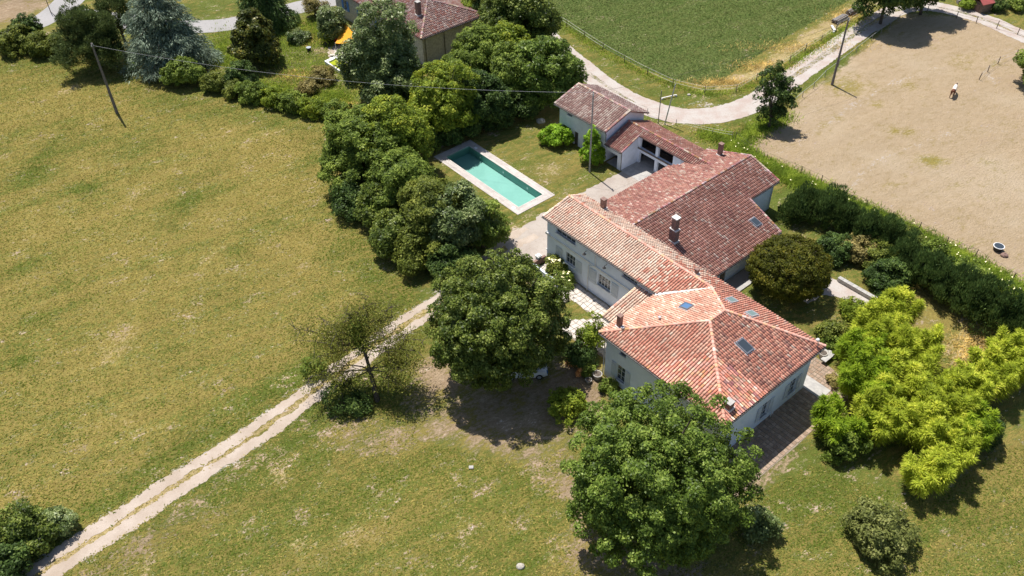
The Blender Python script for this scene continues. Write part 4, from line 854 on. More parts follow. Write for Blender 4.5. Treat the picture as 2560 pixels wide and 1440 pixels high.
def fence(name, label, pxs, h, mat='wood', rail=(.55, .95), wmat='tape', wr=.016, pr=.06, every=None, lean=.04, seed=1):
    P = [back(*p) for p in pxs]; r = np.random.default_rng(seed); t = thing(name, label, 'fence', P[len(P) // 2])
    tops = []
    for p in P:
        hh = h * r.uniform(.9, 1.1); d = r.normal(size=2) * lean; q = p + [d[0], d[1], hh]; tops.append((p, q))
        m = MB(); m.tube([p - [0, 0, .2], q], [pr, pr * .9], 6); m.build('post', MAT[mat], t)
    for f in rail:
        m = MB()
        for (a, b), (c, e) in zip(tops[:-1], tops[1:]):
            A, B = a + (b - a) * f, c + (e - c) * f; mid = (A + B) / 2 - [0, 0, .03]; m.tube([A, mid, B], wr, 4, cap=False)
        m.build('wire', MAT[wmat], t)
    return t
fence('tape_fence', 'post and white tape fence round the green crop field', [(1374, 40), (1416, 66), (1460, 95), (1507, 127), (1561, 156), (1618, 187), (1682, 216), (1761, 235), (1840, 230), (1891, 202), (1974, 156), (2013, 128), (2052, 105), (2089, 80), (2158, 38)], 1.15, seed=2)
fence('wire_fence', 'thin green wire fence between the track and dry paddock', [(2292, 22), (2270, 36), (2246, 52), (2224, 70), (2202, 84), (2178, 103), (2140, 132), (2095, 167), (2062, 193), (2034, 222), (2006, 243), (1978, 268)], 1.0, 'wood_grey', (.95,), 'wire', .022, .045, seed=3)
fence('wire_fence', 'rusty post and wire fence along the weedy hedge below the paddock', [(1838, 350), (1891, 386), (2001, 434), (2052, 457), (2107, 490), (2166, 518), (2230, 546), (2296, 576), (2366, 611), (2436, 643), (2530, 700), (2600, 750)], 1.05, 'wood', (.5, .95), 'wire_dark', .012, .05, seed=4)
fence('wire_fence', 'dark post fence along the far top edge of the paddock', [(2318, 30), (2390, 46), (2440, 58), (2491, 71), (2543, 86), (2600, 102)], 1.15, 'wood', (.6, .95), 'wire_dark', .012, .06, seed=5)
fence('wire_fence', 'short two-strand fence before the tree at the right edge', [(2447, 199), (2469, 180), (2494, 160), (2540, 140)], 1.1, 'wood', (.5, .9), 'wire', .014, .06, seed=6)
fence('tape_fence', 'low white tape fence between cart shed and track', [(1618, 286), (1690, 312), (1780, 335), (1830, 345)], .9, 'wood_grey', (.55, .95), 'tape', .014, .04, seed=7)

# ------------------------------------------------------------------ foliage
LM = {}
LM['linden'] = leaf_mat('leaf_linden', (.030, .054, .014), (.078, .115, .028), (.165, .205, .075), .22, .42, .3, gain=1.45)
LM['linden_fresh'] = leaf_mat('leaf_linden_fresh', (.036, .068, .016), (.084, .138, .032), (.160, .218, .070), .25, .42, .3, gain=1.5)
LM['mid'] = leaf_mat('leaf_mid', (.036, .062, .016), (.082, .125, .030), (.145, .190, .055), .26)
LM['olive'] = leaf_mat('leaf_olive', (.038, .058, .014), (.076, .102, .026), (.130, .155, .045), .22, red=1.12)
LM['bright'] = leaf_mat('leaf_bright', (.050, .110, .012), (.115, .215, .022), (.200, .330, .045), .3)
LM['yellowgreen'] = leaf_mat('leaf_yellowgreen', (.050, .085, .014), (.100, .150, .024), (.190, .220, .040), .28, red=1.12)
LM['silver'] = leaf_mat('leaf_silver', (.038, .064, .028), (.075, .110, .052), (.170, .210, .135), .2, .4, .5)
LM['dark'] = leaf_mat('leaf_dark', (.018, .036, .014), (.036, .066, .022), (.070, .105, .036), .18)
LM['conifer'] = leaf_mat('leaf_conifer', (.022, .044, .020), (.046, .084, .034), (.088, .135, .056), .15, .6, .25)
LM['pine'] = leaf_mat('leaf_pine', (.026, .042, .020), (.052, .080, .038), (.092, .125, .062), .15, .6, .25)
LM['cedar'] = leaf_mat('leaf_cedar', (.058, .084, .088), (.105, .148, .158), (.180, .240, .260), .15, .6, .25)
LM['magnolia'] = leaf_mat('leaf_magnolia', (.022, .034, .010), (.046, .060, .016), (.120, .115, .036), .1, .4, .3)
LM['topiary'] = leaf_mat('leaf_topiary', (.034, .044, .008), (.066, .078, .012), (.115, .105, .020), .2, gain=1.3, red=1.1)
LM['greyolive'] = leaf_mat('leaf_greyolive', (.045, .060, .022), (.085, .105, .042), (.150, .165, .085), .2)
LM['bamboo'] = leaf_mat('leaf_bamboo', (.110, .155, .020), (.200, .255, .036), (.310, .330, .070), .36, .5, .2, .9, 1.85, 1.08)
LM['bamboo_green'] = leaf_mat('leaf_bamboo_green', (.075, .125, .014), (.150, .215, .022), (.245, .290, .040), .32, .5, .2, .9, 1.6, 1.0)
LM['dryshrub'] = leaf_mat('leaf_dryshrub', (.075, .075, .035), (.130, .120, .060), (.210, .185, .105), .2)
LM['weeds'] = leaf_mat('leaf_weeds', (.060, .105, .020), (.115, .175, .030), (.200, .250, .055), .3)
LM['straw'] = leaf_mat('leaf_straw', (.24, .18, .09), (.36, .28, .14), (.48, .39, .22), .2, .8, .1)
LM['sparse'] = leaf_mat('leaf_sparse', (.07, .085, .022), (.125, .150, .040), (.200, .215, .075), .35, .5, .2, gain=1.3)
LM['flower_white'] = leaf_mat('flower_white', (.60, .60, .50), (.72, .72, .62), (.82, .82, .74), .2)
LM['flower_red'] = leaf_mat('flower_red', (.45, .12, .08), (.55, .18, .12), (.6, .28, .2), .2)
LM['flower_orange'] = leaf_mat('flower_orange', (.45, .20, .10), (.52, .27, .15), (.56, .34, .2), .2)
def norm(v): return v / (np.linalg.norm(v, axis=-1, keepdims=True) + 1e-9)
def leaf_quads(r, C, N, size, aspect=.6, along=None, fold=.12, tri=True):
    n = len(C); N = norm(N)
    T = norm(np.cross(N, r.normal(size=(n, 3)))) if along is None else norm(along - (along * N).sum(1, keepdims=True) * N)
    S = np.cross(N, T); L = (size * r.uniform(.7, 1.3, n))[:, None]; w = L * aspect
    if tri:
        V = np.stack([C - T * L * .5 - S * w * .55, C - T * L * .45 + S * w * .55, C + T * L * .62 - N * L * fold], 1).reshape(-1, 3)
        return V, np.arange(3 * n).reshape(n, 3)
    V = np.stack([C - T * L * .5, C + S * w * .5 + N * L * fold * .5, C + T * L * .5 - N * L * fold, C - S * w * .5 + N * L * fold * .5], 1).reshape(-1, 3)
    return V, np.arange(4 * n).reshape(n, 4)
def crown_points(r, ells, n_clump, rc, per, shell=.28, zmin=-.55, up=.55, jit=.5, lump=.14, fill=.12):
    vol = np.array([e[3] * e[4] + e[3] * e[5] for e in ells]); vol = vol / vol.sum(); Cs, Ns = [], []; cen = []
    for (cx, cy, cz, rx, ry, rz), f in zip(ells, vol):
        n = max(3, int(n_clump * f)); d = norm(r.normal(size=(n * 3, 3))); d = d[d[:, 2] > zmin][:n]; n = len(d)
        k = r.normal(size=(4, 3)) * 2.2; ph = r.uniform(0, 6.28, 4); lum = 1 + lump * np.sin(d @ k.T + ph).mean(1) * 2
        rad = (1 - shell * r.random(n) ** 1.6) * lum
        cc = np.array([cx, cy, cz]) + d * np.array([rx, ry, rz]) * rad[:, None]; cen.append(cc)
        rr = rc * r.uniform(.6, 1.35, n); m = np.maximum(3, (per * (rr / rc) ** 2).astype(int)); I = np.repeat(np.arange(n), m)
        o = norm(norm(r.normal(size=(len(I), 3))) + d[I] * .45 + [0, 0, .25]); q = o * (rr[I] * (.35 + .65 * r.random(len(I)) ** .5))[:, None]
        q[:, 2] *= .75
        Cs.append(cc[I] + q); Ns.append(o * .5 + d[I] * .45 + np.array([0, 0, up]) + r.normal(size=(len(I), 3)) * jit)
        nf = int(len(I) * fill)
        if nf:
            df = norm(r.normal(size=(nf, 3))); Cs.append(np.array([cx, cy, cz]) + df * np.array([rx, ry, rz]) * (.25 + .6 * r.random(nf)[:, None])); Ns.append(r.normal(size=(nf, 3)) + [0, 0, .4])
    return np.concatenate(Cs), np.concatenate(Ns), np.concatenate(cen)
def limbs(r, base, cen, top, r0, n, mat, parent, name='trunk', lean=(0, 0)):
    m = MB(); b = np.asarray(base, float); fork = b + (np.asarray(top) - b) * .42 + np.array([*lean, 0])
    m.tube([b - [0, 0, .2], b + (fork - b) * .5 + r.normal(size=3) * [.06, .06, 0], fork, fork + (np.asarray(top) - fork) * .6], [r0 * 1.25, r0, r0 * .8, r0 * .3], 7)
    if len(cen) and n:
        for i in r.choice(len(cen), min(n, len(cen)), replace=False):
            e = cen[i]; s = b + (fork - b) * r.uniform(.65, 1.0); mid = (s + e) / 2 + np.array([0, 0, .25 * np.linalg.norm(e - s) * r.uniform(.1, .6)])
            m.tube([s, mid, e], [r0 * .5, r0 * .3, r0 * .08], 5, cap=False)
    return m.build(name, MAT[mat], parent, smooth=True)
SEED = [100]
def plant(name, label, cat, xy, ells, mat, leaf=.28, n_clump=120, rc=.8, per=120, trunk=.22, bark='bark', nl=10, aspect=.62, group=None, along=None, tri=True, **kw):
    """a tree or bush: ells are (dx, dy, z, rx, ry, rz) round the foot"""
    SEED[0] += 1; r = np.random.default_rng(SEED[0]); base = np.array([xy[0], xy[1], 0.])
    t = thing(name, label, cat, base, group)
    E = [(base[0] + a, base[1] + b, c, d, e, f) for a, b, c, d, e, f in ells]
    C, N, cen = crown_points(r, E, n_clump, rc, per, **kw)
    k = C[:, 2] > .05; C, N = C[k], N[k]
    al = None
    if along == 'up': al = N * .6 + np.array([0, 0, 1.0]); 
    if along == 'out': al = N.copy()
    if al is not None: N = norm(np.cross(al, r.normal(size=N.shape)))
    V, F = leaf_quads(r, C, N, leaf, aspect, al, tri=tri)
    mk('crown', V, F, LM[mat], t)
    if trunk:
        top = np.array([E[0][0], E[0][1], E[0][2] + E[0][5] * .3]); limbs(r, base, cen, top, trunk, nl, bark, t)
    return t
def at(u, v, z): return back(u, v, z)
def by_px(u, v, rpx, z): P = back(u, v, z); return P, rpx * m_per_px(P)

# the two big lindens
P, r0 = by_px(1246, 776, 190, 7.4)
plant('linden_tree', 'large round linden beside the driveway and house wing', 'tree', P[:2], [(0, 0, 7.4, r0 * .93, r0 * .93, 5.4), (-1.6, -.8, 6.2, r0 * .72, r0 * .72, 4.4), (1.6, .6, 6.2, r0 * .74, r0 * .72, 4.4), (.3, -1.5, 5.2, r0 * .75, r0 * .7, 3.6)], 'linden', .23, 760, .62, 135, tri=False, trunk=.42, nl=16, lump=.10, shell=.34, zmin=-.75, fill=.15)
P, r0 = by_px(1646, 1154, 232, 7.4)
plant('linden_tree', 'large fresh green linden in front of the house corner', 'tree', P[:2], [(0, 0, 7.2, r0 * .95, r0 * .95, 5.6), (-.8, -1.5, 5.6, r0 * .82, r0 * .8, 4.5), (1.4, -.8, 5.2, r0 * .82, r0 * .78, 4.2)], 'linden_fresh', .22, 800, .60, 138, tri=False, trunk=.45, nl=16, lump=.08, shell=.32, zmin=-.75, fill=.15)
# sparse tree by the driveway
b0 = back(944, 1003); r = np.random.default_rng(55)
sp = thing('sparse_tree', 'thin-leaved tree with visible limbs beside the driveway', 'tree', b0)
tips = [at(u, v, z) for u, v, z in ((742, 850, 6.0), (790, 785, 7.0), (860, 760, 8.0), (930, 755, 8.2), (1000, 780, 7.5), (1040, 830, 6.2), (1050, 880, 5.4), (815, 925, 4.0), (780, 895, 5.0), (960, 830, 7.6), (890, 800, 7.4), (1020, 925, 4.2), (730, 820, 6.0), (1060, 850, 5.6), (840, 830, 6.6), (985, 880, 5.6), (870, 780, 8.6), (920, 740, 8.8), (980, 760, 8.2), (800, 850, 5.2), (850, 960, 2.8), (990, 960, 3.0), (770, 940, 3.2), (1050, 920, 3.6))]
fork = at(908, 868, 4.6); f2 = at(925, 925, 2.6); m = MB()
m.tube([b0 - [0, 0, .2], f2, fork, at(900, 800, 7.0)], [.27, .2, .17, .04], 8)
brs = []
for e in tips:
    s = fork if e[2] > 4.5 else f2; mid = s + (e - s) * .5 + r.normal(size=3) * .4 + [0, 0, .4]
    mid = s + (e - s) * np.array([.35, .35, .62]) + r.normal(size=3) * .3; m.tube([s, s + (mid - s) * np.array([.4, .4, .55]), mid, mid + (e - mid) * .5 + r.normal(size=3) * .15, e], [.08, .065, .045, .03, .01], 6, cap=False); brs.append((s, mid, e))
    for _ in range(15):
        q = mid + (e - mid) * r.random(); w = q + norm(r.normal(size=3)) * r.uniform(.8, 1.8) * [1, 1, .7]; m.tube([q, (q + w) / 2 + [0, 0, .1], w], [.035, .022, .008], 4, cap=False); brs.append((q, (q + w) / 2, w))
m.build('trunk', MAT['bark'], sp, smooth=True)
Cs = []
for s, mid, e in brs:
    n = 70 if np.linalg.norm(e - s) > 2.2 else 42; t = r.random(n)[:, None]; Cs.append(mid + (e - mid) * t + r.normal(size=(n, 3)) * .42)
C = np.concatenate(Cs); C = C[C[:, 2] > .3]
V, F = leaf_quads(r, C, r.normal(size=C.shape) * .6 + [0, 0, .9], .15, .6); mk('crown', V, F, LM['sparse'], sp)
C = fork + r.normal(size=(1500, 3)) * [.45, .45, 1.0] + [-.2, .2, 1.0]; V, F = leaf_quads(r, C, r.normal(size=C.shape), .2, .6); mk('ivy', V, F, LM['mid'], sp)
P = back(860, 1010); plant('scrub_bush', 'dark bush standing in for ivy and shade under the sparse tree', 'bush', P[:2], [(0, 0, 1.1, 1.5, 1.4, 1.4), (1.4, -.6, .7, 1.1, 1, .9)], 'dark', .2, 40, .5, 60, .06, nl=4)  # dark leaves stand in for the ivy and shade at this spot
P = back(783, 935); plant('scrub_bush', 'small green bush on the meadow side of the driveway', 'bush', P[:2], [(0, 0, .7, 1.0, .9, .9)], 'mid', .2, 24, .4, 50, .05, nl=3)

def tree_px(name, label, u, v, rpx, z, rz, mat, cat='tree', lobes=3, dens=1., leaf=.28, rc=.8, trunk=.22, seed=None, flat=1., spread=.5, **kw):
    """tree whose crown centre the photograph shows at (u, v), crown half-width rpx pixels"""
    P, R_ = by_px(u, v, rpx, z); rr = random.Random(int(u * 7 + v)); E = [(0, 0, z, R_ * .85, R_ * .85 * flat, rz)]
    for i in range(lobes):
        a = 6.283 * i / max(1, lobes) + rr.uniform(-.5, .5); E.append((math.cos(a) * R_ * spread, math.sin(a) * R_ * spread, max(z - rz * rr.uniform(.1, .5), rz * .45), R_ * rr.uniform(.5, .7), R_ * rr.uniform(.5, .7), rz * rr.uniform(.5, .75)))
    area = R_ * R_ + R_ * rz; n = int(area * 7.5 * dens / rc ** 1.3)
    return plant(name, label, cat, P[:2], E, mat, leaf, n, rc, int(105 * (rc / .8) ** 2 * (.28 / leaf) ** 1.5), trunk, **kw)
# thicket between meadow and pool
tree_px('ash_tree', 'light green ash at the meadow edge left of the pool', 905, 365, 112, 5.0, 3.6, 'mid', leaf=.27, rc=.75, lump=.2)
tree_px('ash_tree', 'light green ash with twiggy top above the flowering hedge end', 985, 330, 90, 6.0, 3.6, 'yellowgreen', leaf=.26, rc=.7, lump=.2)
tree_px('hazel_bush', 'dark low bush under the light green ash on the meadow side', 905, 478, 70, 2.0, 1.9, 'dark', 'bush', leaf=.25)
tree_px('hornbeam_tree', 'mid green hornbeam in the middle of the poolside thicket', 1000, 450, 88, 4.2, 3.0, 'mid', leaf=.27)
tree_px('hazel_bush', 'broad-leaved bush on the meadow side below the hornbeam', 945, 510, 52, 2.4, 2.0, 'linden', 'bush', leaf=.3)
tree_px('hornbeam_tree', 'dark hornbeam near the pool deck with dense crown', 1085, 520, 92, 4.4, 3.2, 'olive', leaf=.26)
tree_px('maple_tree', 'pale-leaved maple right of the thicket facing the pool', 1150, 545, 78, 4.4, 3.2, 'silver', leaf=.28)
tree_px('hornbeam_tree', 'green tree at the yard end of the poolside thicket', 1205, 555, 56, 3.4, 2.8, 'mid', leaf=.26)
tree_px('hazel_bush', 'bush with pale leaves at the lower meadow corner of the thicket', 985, 585, 62, 2.2, 2.0, 'linden', 'bush', leaf=.28)
tree_px('hazel_bush', 'olive bush behind the garden post above the round linden', 1060, 620, 66, 2.2, 2.0, 'olive', 'bush', leaf=.26)
tree_px('hazel_bush', 'dark bush squeezed between the thicket and the round linden', 1130, 635, 60, 2.0, 1.8, 'dark', 'bush', leaf=.26)
tree_px('laurel_bush', 'small round blue-green bush above the pool corner', 1056, 340, 34, 2.2, 1.9, 'linden_fresh', 'bush', leaf=.2, rc=.5, lobes=1)
# trees round the neighbour's house
tree_px('poplar_tree', 'tall silvery poplar hiding the stone house front', 950, 120, 92, 8.0, 6.2, 'silver', leaf=.3, rc=.85, lobes=5, spread=.42, lump=.16)
tree_px('poplar_tree', 'lower silvery poplar against the tall one near the green pool', 985, 195, 74, 5.0, 4.2, 'silver', leaf=.3, rc=.85)
tree_px('maple_tree', 'tree with yellowing top above the pool end', 1108, 240, 84, 5.4, 4.4, 'yellowgreen', leaf=.29, rc=.8, lobes=5)
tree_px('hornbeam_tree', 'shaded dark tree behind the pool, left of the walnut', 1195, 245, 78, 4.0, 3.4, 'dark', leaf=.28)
tree_px('hornbeam_tree', 'mid green tree against the stone house gable', 1195, 140, 78, 5.0, 3.8, 'mid', leaf=.28)
tree_px('hornbeam_tree', 'olive green tree between gable and walnut', 1270, 120, 56, 5.0, 3.6, 'yellowgreen', leaf=.27)
tree_px('walnut_tree', 'broad bright green walnut beside the outbuilding', 1362, 172, 88, 5.2, 4.2, 'linden_fresh', leaf=.33, rc=.85, lobes=5, dens=1.1)
tree_px('walnut_tree', 'bright green walnut half behind the broad one', 1280, 190, 62, 4.4, 3.6, 'mid', leaf=.31, rc=.85)
tree_px('oak_tree', 'big dark oak at the top edge right of the stone house', 1300, 30, 88, 7.0, 5.0, 'linden', leaf=.33, rc=.95, lobes=5)
tree_px('hornbeam_tree', 'dark tree behind the stone house ridge', 1225, -18, 60, 6.0, 4.2, 'dark', leaf=.3)
for i, (u, v, rp) in enumerate(((1160, 305, 46), (1235, 285, 40), (1310, 262, 40), (1110, 330, 36))):
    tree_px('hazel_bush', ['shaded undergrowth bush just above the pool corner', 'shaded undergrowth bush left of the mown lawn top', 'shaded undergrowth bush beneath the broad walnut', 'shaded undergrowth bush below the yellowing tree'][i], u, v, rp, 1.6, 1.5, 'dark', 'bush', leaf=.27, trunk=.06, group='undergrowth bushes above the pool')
tree_px('lilac_bush', 'tall grey-green bush beside the blue shutters', 828, 58, 34, 2.6, 2.4, 'silver', 'bush', leaf=.26)
tree_px('ornamental_tree', 'small dark leafless-stemmed tree on the road verge', 785, 10, 22, 2.0, 1.4, 'dryshrub', 'tree', leaf=.2, dens=.5)
tree_px('shade_tree', 'dark shade tree at the top edge over the farm track', 2232, -52, 82, 7.0, 5.0, 'dark', leaf=.34, rc=.95, lobes=4)
tree_px('shade_tree', 'dark shade tree beyond the track bend at the top', 2330, -58, 60, 6.0, 4.5, 'dark', leaf=.34, rc=.95)
tree_px('fruit_tree', 'rounded green tree cut by the right edge above the paddock', 2598, 160, 46, 3.2, 2.8, 'mid', leaf=.3)
# slender tree by the track
b0 = back(1922, 318); plant('slender_tree', 'slender dark oak standing alone between track and paddock', 'tree', b0[:2], [(.1, .2, 2.0, 1.7, 1.6, 1.9), (.2, .3, 4.3, 2.0, 1.9, 1.8), (-.5, .6, 6.4, 1.5, 1.4, 1.6), (1.2, .4, 5.6, 1.2, 1.1, 1.5), (-.4, .8, 8.0, .7, .7, 1.2), (1.6, .0, 3.6, 1.2, 1, .9)], 'dark', .26, 120, .55, 60, .2, nl=14, shell=.6, lump=.25)
# clipped globe, garden shrubs
P, r0 = by_px(1975, 668, 96, 3.0)
plant('clipped_globe_tree', 'large clipped olive-green globe tree behind the barn', 'tree', P[:2], [(0, 0, 2.9, r0, r0 * .95, 2.75)], 'topiary', .17, 620, .42, 55, .3, nl=12, lump=.02, shell=.1, zmin=-.85, up=.3, jit=.5)
for (nm, lb, u, v, rp, z, rz, mt, kw) in [
    ('laurel_bush', 'glossy bright green laurel mound beside the outbuilding door', 1394, 340, 40, 1.1, 1.2, 'bright', dict(leaf=.24, rc=.45, lobes=2)),
    ('variegated_bush', 'small round yellow-topped shrub beside the gravel path', 2131, 769, 31, .9, .9, 'yellowgreen', dict(leaf=.2, rc=.4)),
    ('rose_bush', 'loose reddish shrub near the house rear corner', 2085, 828, 38, 1.0, 1.1, 'olive', dict(leaf=.2, rc=.45, lump=.25)),
    ('rose_bush', 'leafy green shrub under the eave lamp by the bamboo', 2085, 862, 24, .7, .8, 'mid', dict(leaf=.2, rc=.4)),
    ('gold_bush', 'small golden-green bush in linden shade before the house', 1412, 1008, 46, 1.0, 1.1, 'yellowgreen', dict(leaf=.2, rc=.45)),
    ('garden_bush', 'tall loose shrub with reddish tips at the house corner', 1480, 838, 28, 2.0, 1.9, 'yellowgreen', dict(leaf=.22, rc=.5, lump=.25)),
    ('garden_bush', 'dark shrub between the round linden and house corner', 1452, 880, 34, 1.2, 1.2, 'dark', dict(leaf=.22, rc=.5)),
    ('flower_clump', 'small green border plant under the corner shrub', 1472, 928, 18, .5, .5, 'mid', dict(leaf=.16, rc=.3, trunk=0)),
    ('flower_clump', 'leafy clump at the foot of the house front wall', 1520, 965, 22, .5, .6, 'mid', dict(leaf=.18, rc=.3, trunk=0)),
    ('flower_clump', 'orange flowering clump near the parked car', 1436, 902, 16, .4, .4, 'flower_orange', dict(leaf=.14, rc=.3, trunk=0)),
    ('flower_clump', 'orange flowering clump before the border plant', 1452, 928, 13, .35, .35, 'flower_orange', dict(leaf=.14, rc=.3, trunk=0)),
    ('flower_clump', 'fresh green clump beside the orange flowers', 1444, 908, 12, .4, .4, 'mid', dict(leaf=.14, rc=.3, trunk=0)),
    ('hydrangea_bush', 'white flowering shrub on the terrace by the pillars', 1392, 662, 30, 1.0, 1.0, 'olive', dict(leaf=.2, rc=.45)),
    ('hydrangea_bush', 'smaller shrub with white blooms beside the terrace steps', 1410, 692, 22, .8, .8, 'mid', dict(leaf=.2, rc=.4)),
    ('olive_bush', 'grey-green rounded bush alone on the lower right lawn', 2203, 1322, 74, 1.6, 1.7, 'greyolive', dict(leaf=.2, rc=.55, lump=.22, mixin='olive')),
    ('hazel_bush', 'ragged dark bush at the lower left beside the driveway', 52, 1325, 78, 1.6, 1.7, 'linden', dict(leaf=.22, rc=.55, lump=.3)),
    ('hazel_bush', 'low bush with pale twigs at the driveway edge, lower left', 140, 1300, 40, 1.0, 1.1, 'silver', dict(leaf=.2, rc=.45, lump=.3)),
    ('hazel_bush', 'dark bush cut by the lower left corner', -5, 1420, 70, 1.4, 1.4, 'dark', dict(leaf=.24, rc=.55, lump=.3)),
    ('privet_bush', 'pale green shrub at the foot of the fresh linden, right side', 1898, 1310, 40, 1.2, 1.4, 'silver', dict(leaf=.22, rc=.5)),
    ('round_bush', 'round bright bush under the cable at the meadow edge', 456, 180, 46, 1.8, 1.9, 'mid', dict(leaf=.26, rc=.55, lobes=2)),
    ('scrub_bush', 'greyish scrub bush right of the round bright bush', 538, 205, 36, 1.1, 1.2, 'olive', dict(leaf=.24, rc=.5)),
    ('scrub_bush', 'dark tall bush before the rough garden', 603, 188, 38, 1.7, 1.8, 'dark', dict(leaf=.24, rc=.5)),
    ('scrub_bush', 'mid green bush below the dark tall bush', 588, 222, 30, 1.0, 1.1, 'olive', dict(leaf=.24, rc=.5)),
    ('scrub_bush', 'dry twiggy bush beside the green pool', 802, 190, 34, 1.0, 1.1, 'dryshrub', dict(leaf=.2, rc=.5, lump=.3)),
    ('scrub_bush', 'dry grey clump lower in the rough garden', 770, 215, 24, .8, .8, 'dryshrub', dict(leaf=.2, rc=.5, lump=.3)),
    ('scrub_bush', 'tall green weed clump in the rough garden', 745, 90, 26, .8, .8, 'silver', dict(leaf=.2, rc=.45)),
    ('scrub_bush', 'yellow-green sapling under the blue cedar', 328, 163, 13, .7, .8, 'bright', dict(leaf=.2, rc=.35)),
    ('scrub_bush', 'rust-tinged bush under the blue cedar', 385, 172, 24, 1.0, 1.0, 'dryshrub', dict(leaf=.22, rc=.45)),
    ('hedge_bush', 'bushy dark shrub at the left frame edge by the road', 40, 100, 48, 1.7, 1.8, 'olive', dict(leaf=.27, rc=.55, lump=.25)),
    ('hedge_bush', 'bushy golden-green shrub next to the dark pine', 112, 108, 42, 1.6, 1.6, 'olive', dict(leaf=.26, rc=.55, lump=.25)),
    ('hedge_bush', 'green shrub peeking over the road verge, upper left', 62, 68, 34, 2.2, 1.8, 'dark', dict(leaf=.27, rc=.55, lump=.25)),
    ('creeper', 'yellow-green creeper spilling over the stone house roof corner', 1170, 14, 24, 4.6, .7, 'yellowgreen', dict(leaf=.24, rc=.4, trunk=.05)),
    ('creeper', 'yellow creeper on the stone house eave, lower patch', 1195, 36, 16, 4.4, .6, 'yellowgreen', dict(leaf=.22, rc=.35, trunk=.05)),
    ('garden_plant', 'small dark conifer sapling in the rough garden', 728, 100, 9, .7, .9, 'conifer', dict(leaf=.16, rc=.25, lobes=0)),
    ('garden_plant', 'green clump among gravel at the top right shed', 2420, 10, 18, .8, .8, 'weeds', dict(leaf=.24, rc=.4)),
    ('garden_plant', 'dark shrub right of the red-roofed hutch', 2498, 12, 20, .9, 1.0, 'dark', dict(leaf=.24, rc=.4)),
    ('garden_plant', 'green shrub in the top right corner', 2545, 8, 24, 1.0, 1.0, 'mid', dict(leaf=.24, rc=.4)),
    ('purple_shrub', 'small purple-leaved shrub at the patio edge', 2092, 950, 22, .5, .6, 'dryshrub', dict(leaf=.14, rc=.3)),
]:
    kw = dict(kw); kw.pop('mixin', None); kw.setdefault('trunk', .07)
    tree_px(nm, lb, u, v, rp, z, rz, mt, 'plant' if nm in ('flower_clump', 'garden_plant', 'creeper') else 'bush', **kw)
r = np.random.default_rng(77)
for u, v, n in ((1392, 652, 14), (1408, 690, 10)):
    c = back(u, v, 1.9); C = c + r.normal(size=(n, 3)) * [.45, .45, .12]; V, F = leaf_quads(r, C, r.normal(size=C.shape) * .4 + [0, 0, 1], .26, .9)
    mk('blossom', V, F, LM['flower_white'], None, label='white blooms on the terrace shrub ' + ('by the pillars' if n == 14 else 'beside the steps'), cat='flowers', origin=c)
# cone-shaped bright shrub by the mast
b0 = back(1479, 408); plant('climber_cone', 'bright lime cone-shaped climber beside the slim mast', 'shrub', b0[:2], [(0, 0, 1.3, 1.25, 1.2, 1.4), (0, .1, 2.7, .95, .95, 1.2), (0, .1, 3.9, .5, .5, .9), (-.1, 0, 4.7, .25, .25, .6)], 'bright', .22, 85, .38, 48, .1, nl=3)
# flowering hedge along the meadow
hp_ = smooth_line(gp([(632, 250), (690, 262), (760, 280), (850, 300)]), 1.5)
for i, p in enumerate(hp_[::1][:15]):
    if i % 2 == 0: plant('garden_hedge', ['flowering hedge, leftmost bush of the row', 'flowering hedge, second bush from the left', 'flowering hedge, third bush from the left', 'flowering hedge, fourth bush from the left', 'flowering hedge, fifth bush from the left', 'flowering hedge, sixth bush from the left', 'flowering hedge, seventh bush from the left', 'flowering hedge, eighth bush from the left'][i // 2], 'hedge', p, [(0, 0, 1.15, 2.0, 1.7, 1.3), (.6, -.4, .7, 1.4, 1.2, 1.0)], ['mid', 'yellowgreen'][i % 4 // 2], .22, 85, .45, 55, .06, nl=3, group='bushes of the flowering hedge')
# conifer hedge on the right
HX = [(1992, 520, 32, 3.0), (2030, 505, 34, 3.6), (2075, 520, 34, 3.8), (2120, 540, 34, 3.8), (2165, 570, 36, 3.6), (2215, 590, 36, 3.6), (2262, 630, 38, 3.6), (2310, 660, 40, 4.0), (2352, 690, 42, 4.2), (2400, 715, 44, 4.4), (2445, 745, 46, 4.6), (2495, 775, 48, 4.6), (2545, 800, 48, 4.6), (2600, 830, 50, 4.6)]
ords = 'first second third fourth fifth sixth seventh eighth ninth tenth eleventh twelfth thirteenth fourteenth'.split()
for i, (u, v, rp, h) in enumerate(HX):
    P, R_ = by_px(u, v, rp, h * .55); rr = random.Random(i)
    plant('cypress_tree', f'dark cypress of the paddock hedge, {ords[i]} from the barn', 'tree', P[:2], [(0, 0, h * .42, R_ * 1.05, R_ * 1.0, h * .42), (rr.uniform(-.5, .5), rr.uniform(-.5, .5), h * .68, R_ * .68, R_ * .68, h * .36), (rr.uniform(-.9, .9), rr.uniform(-.9, .9), h * .5, R_ * .6, R_ * .6, h * .45)], 'conifer', .30, int(60 + 26 * R_ * R_), .55, 52, .16, nl=4, aspect=.34, along='up', lump=.3, group='cypresses of the paddock hedge')
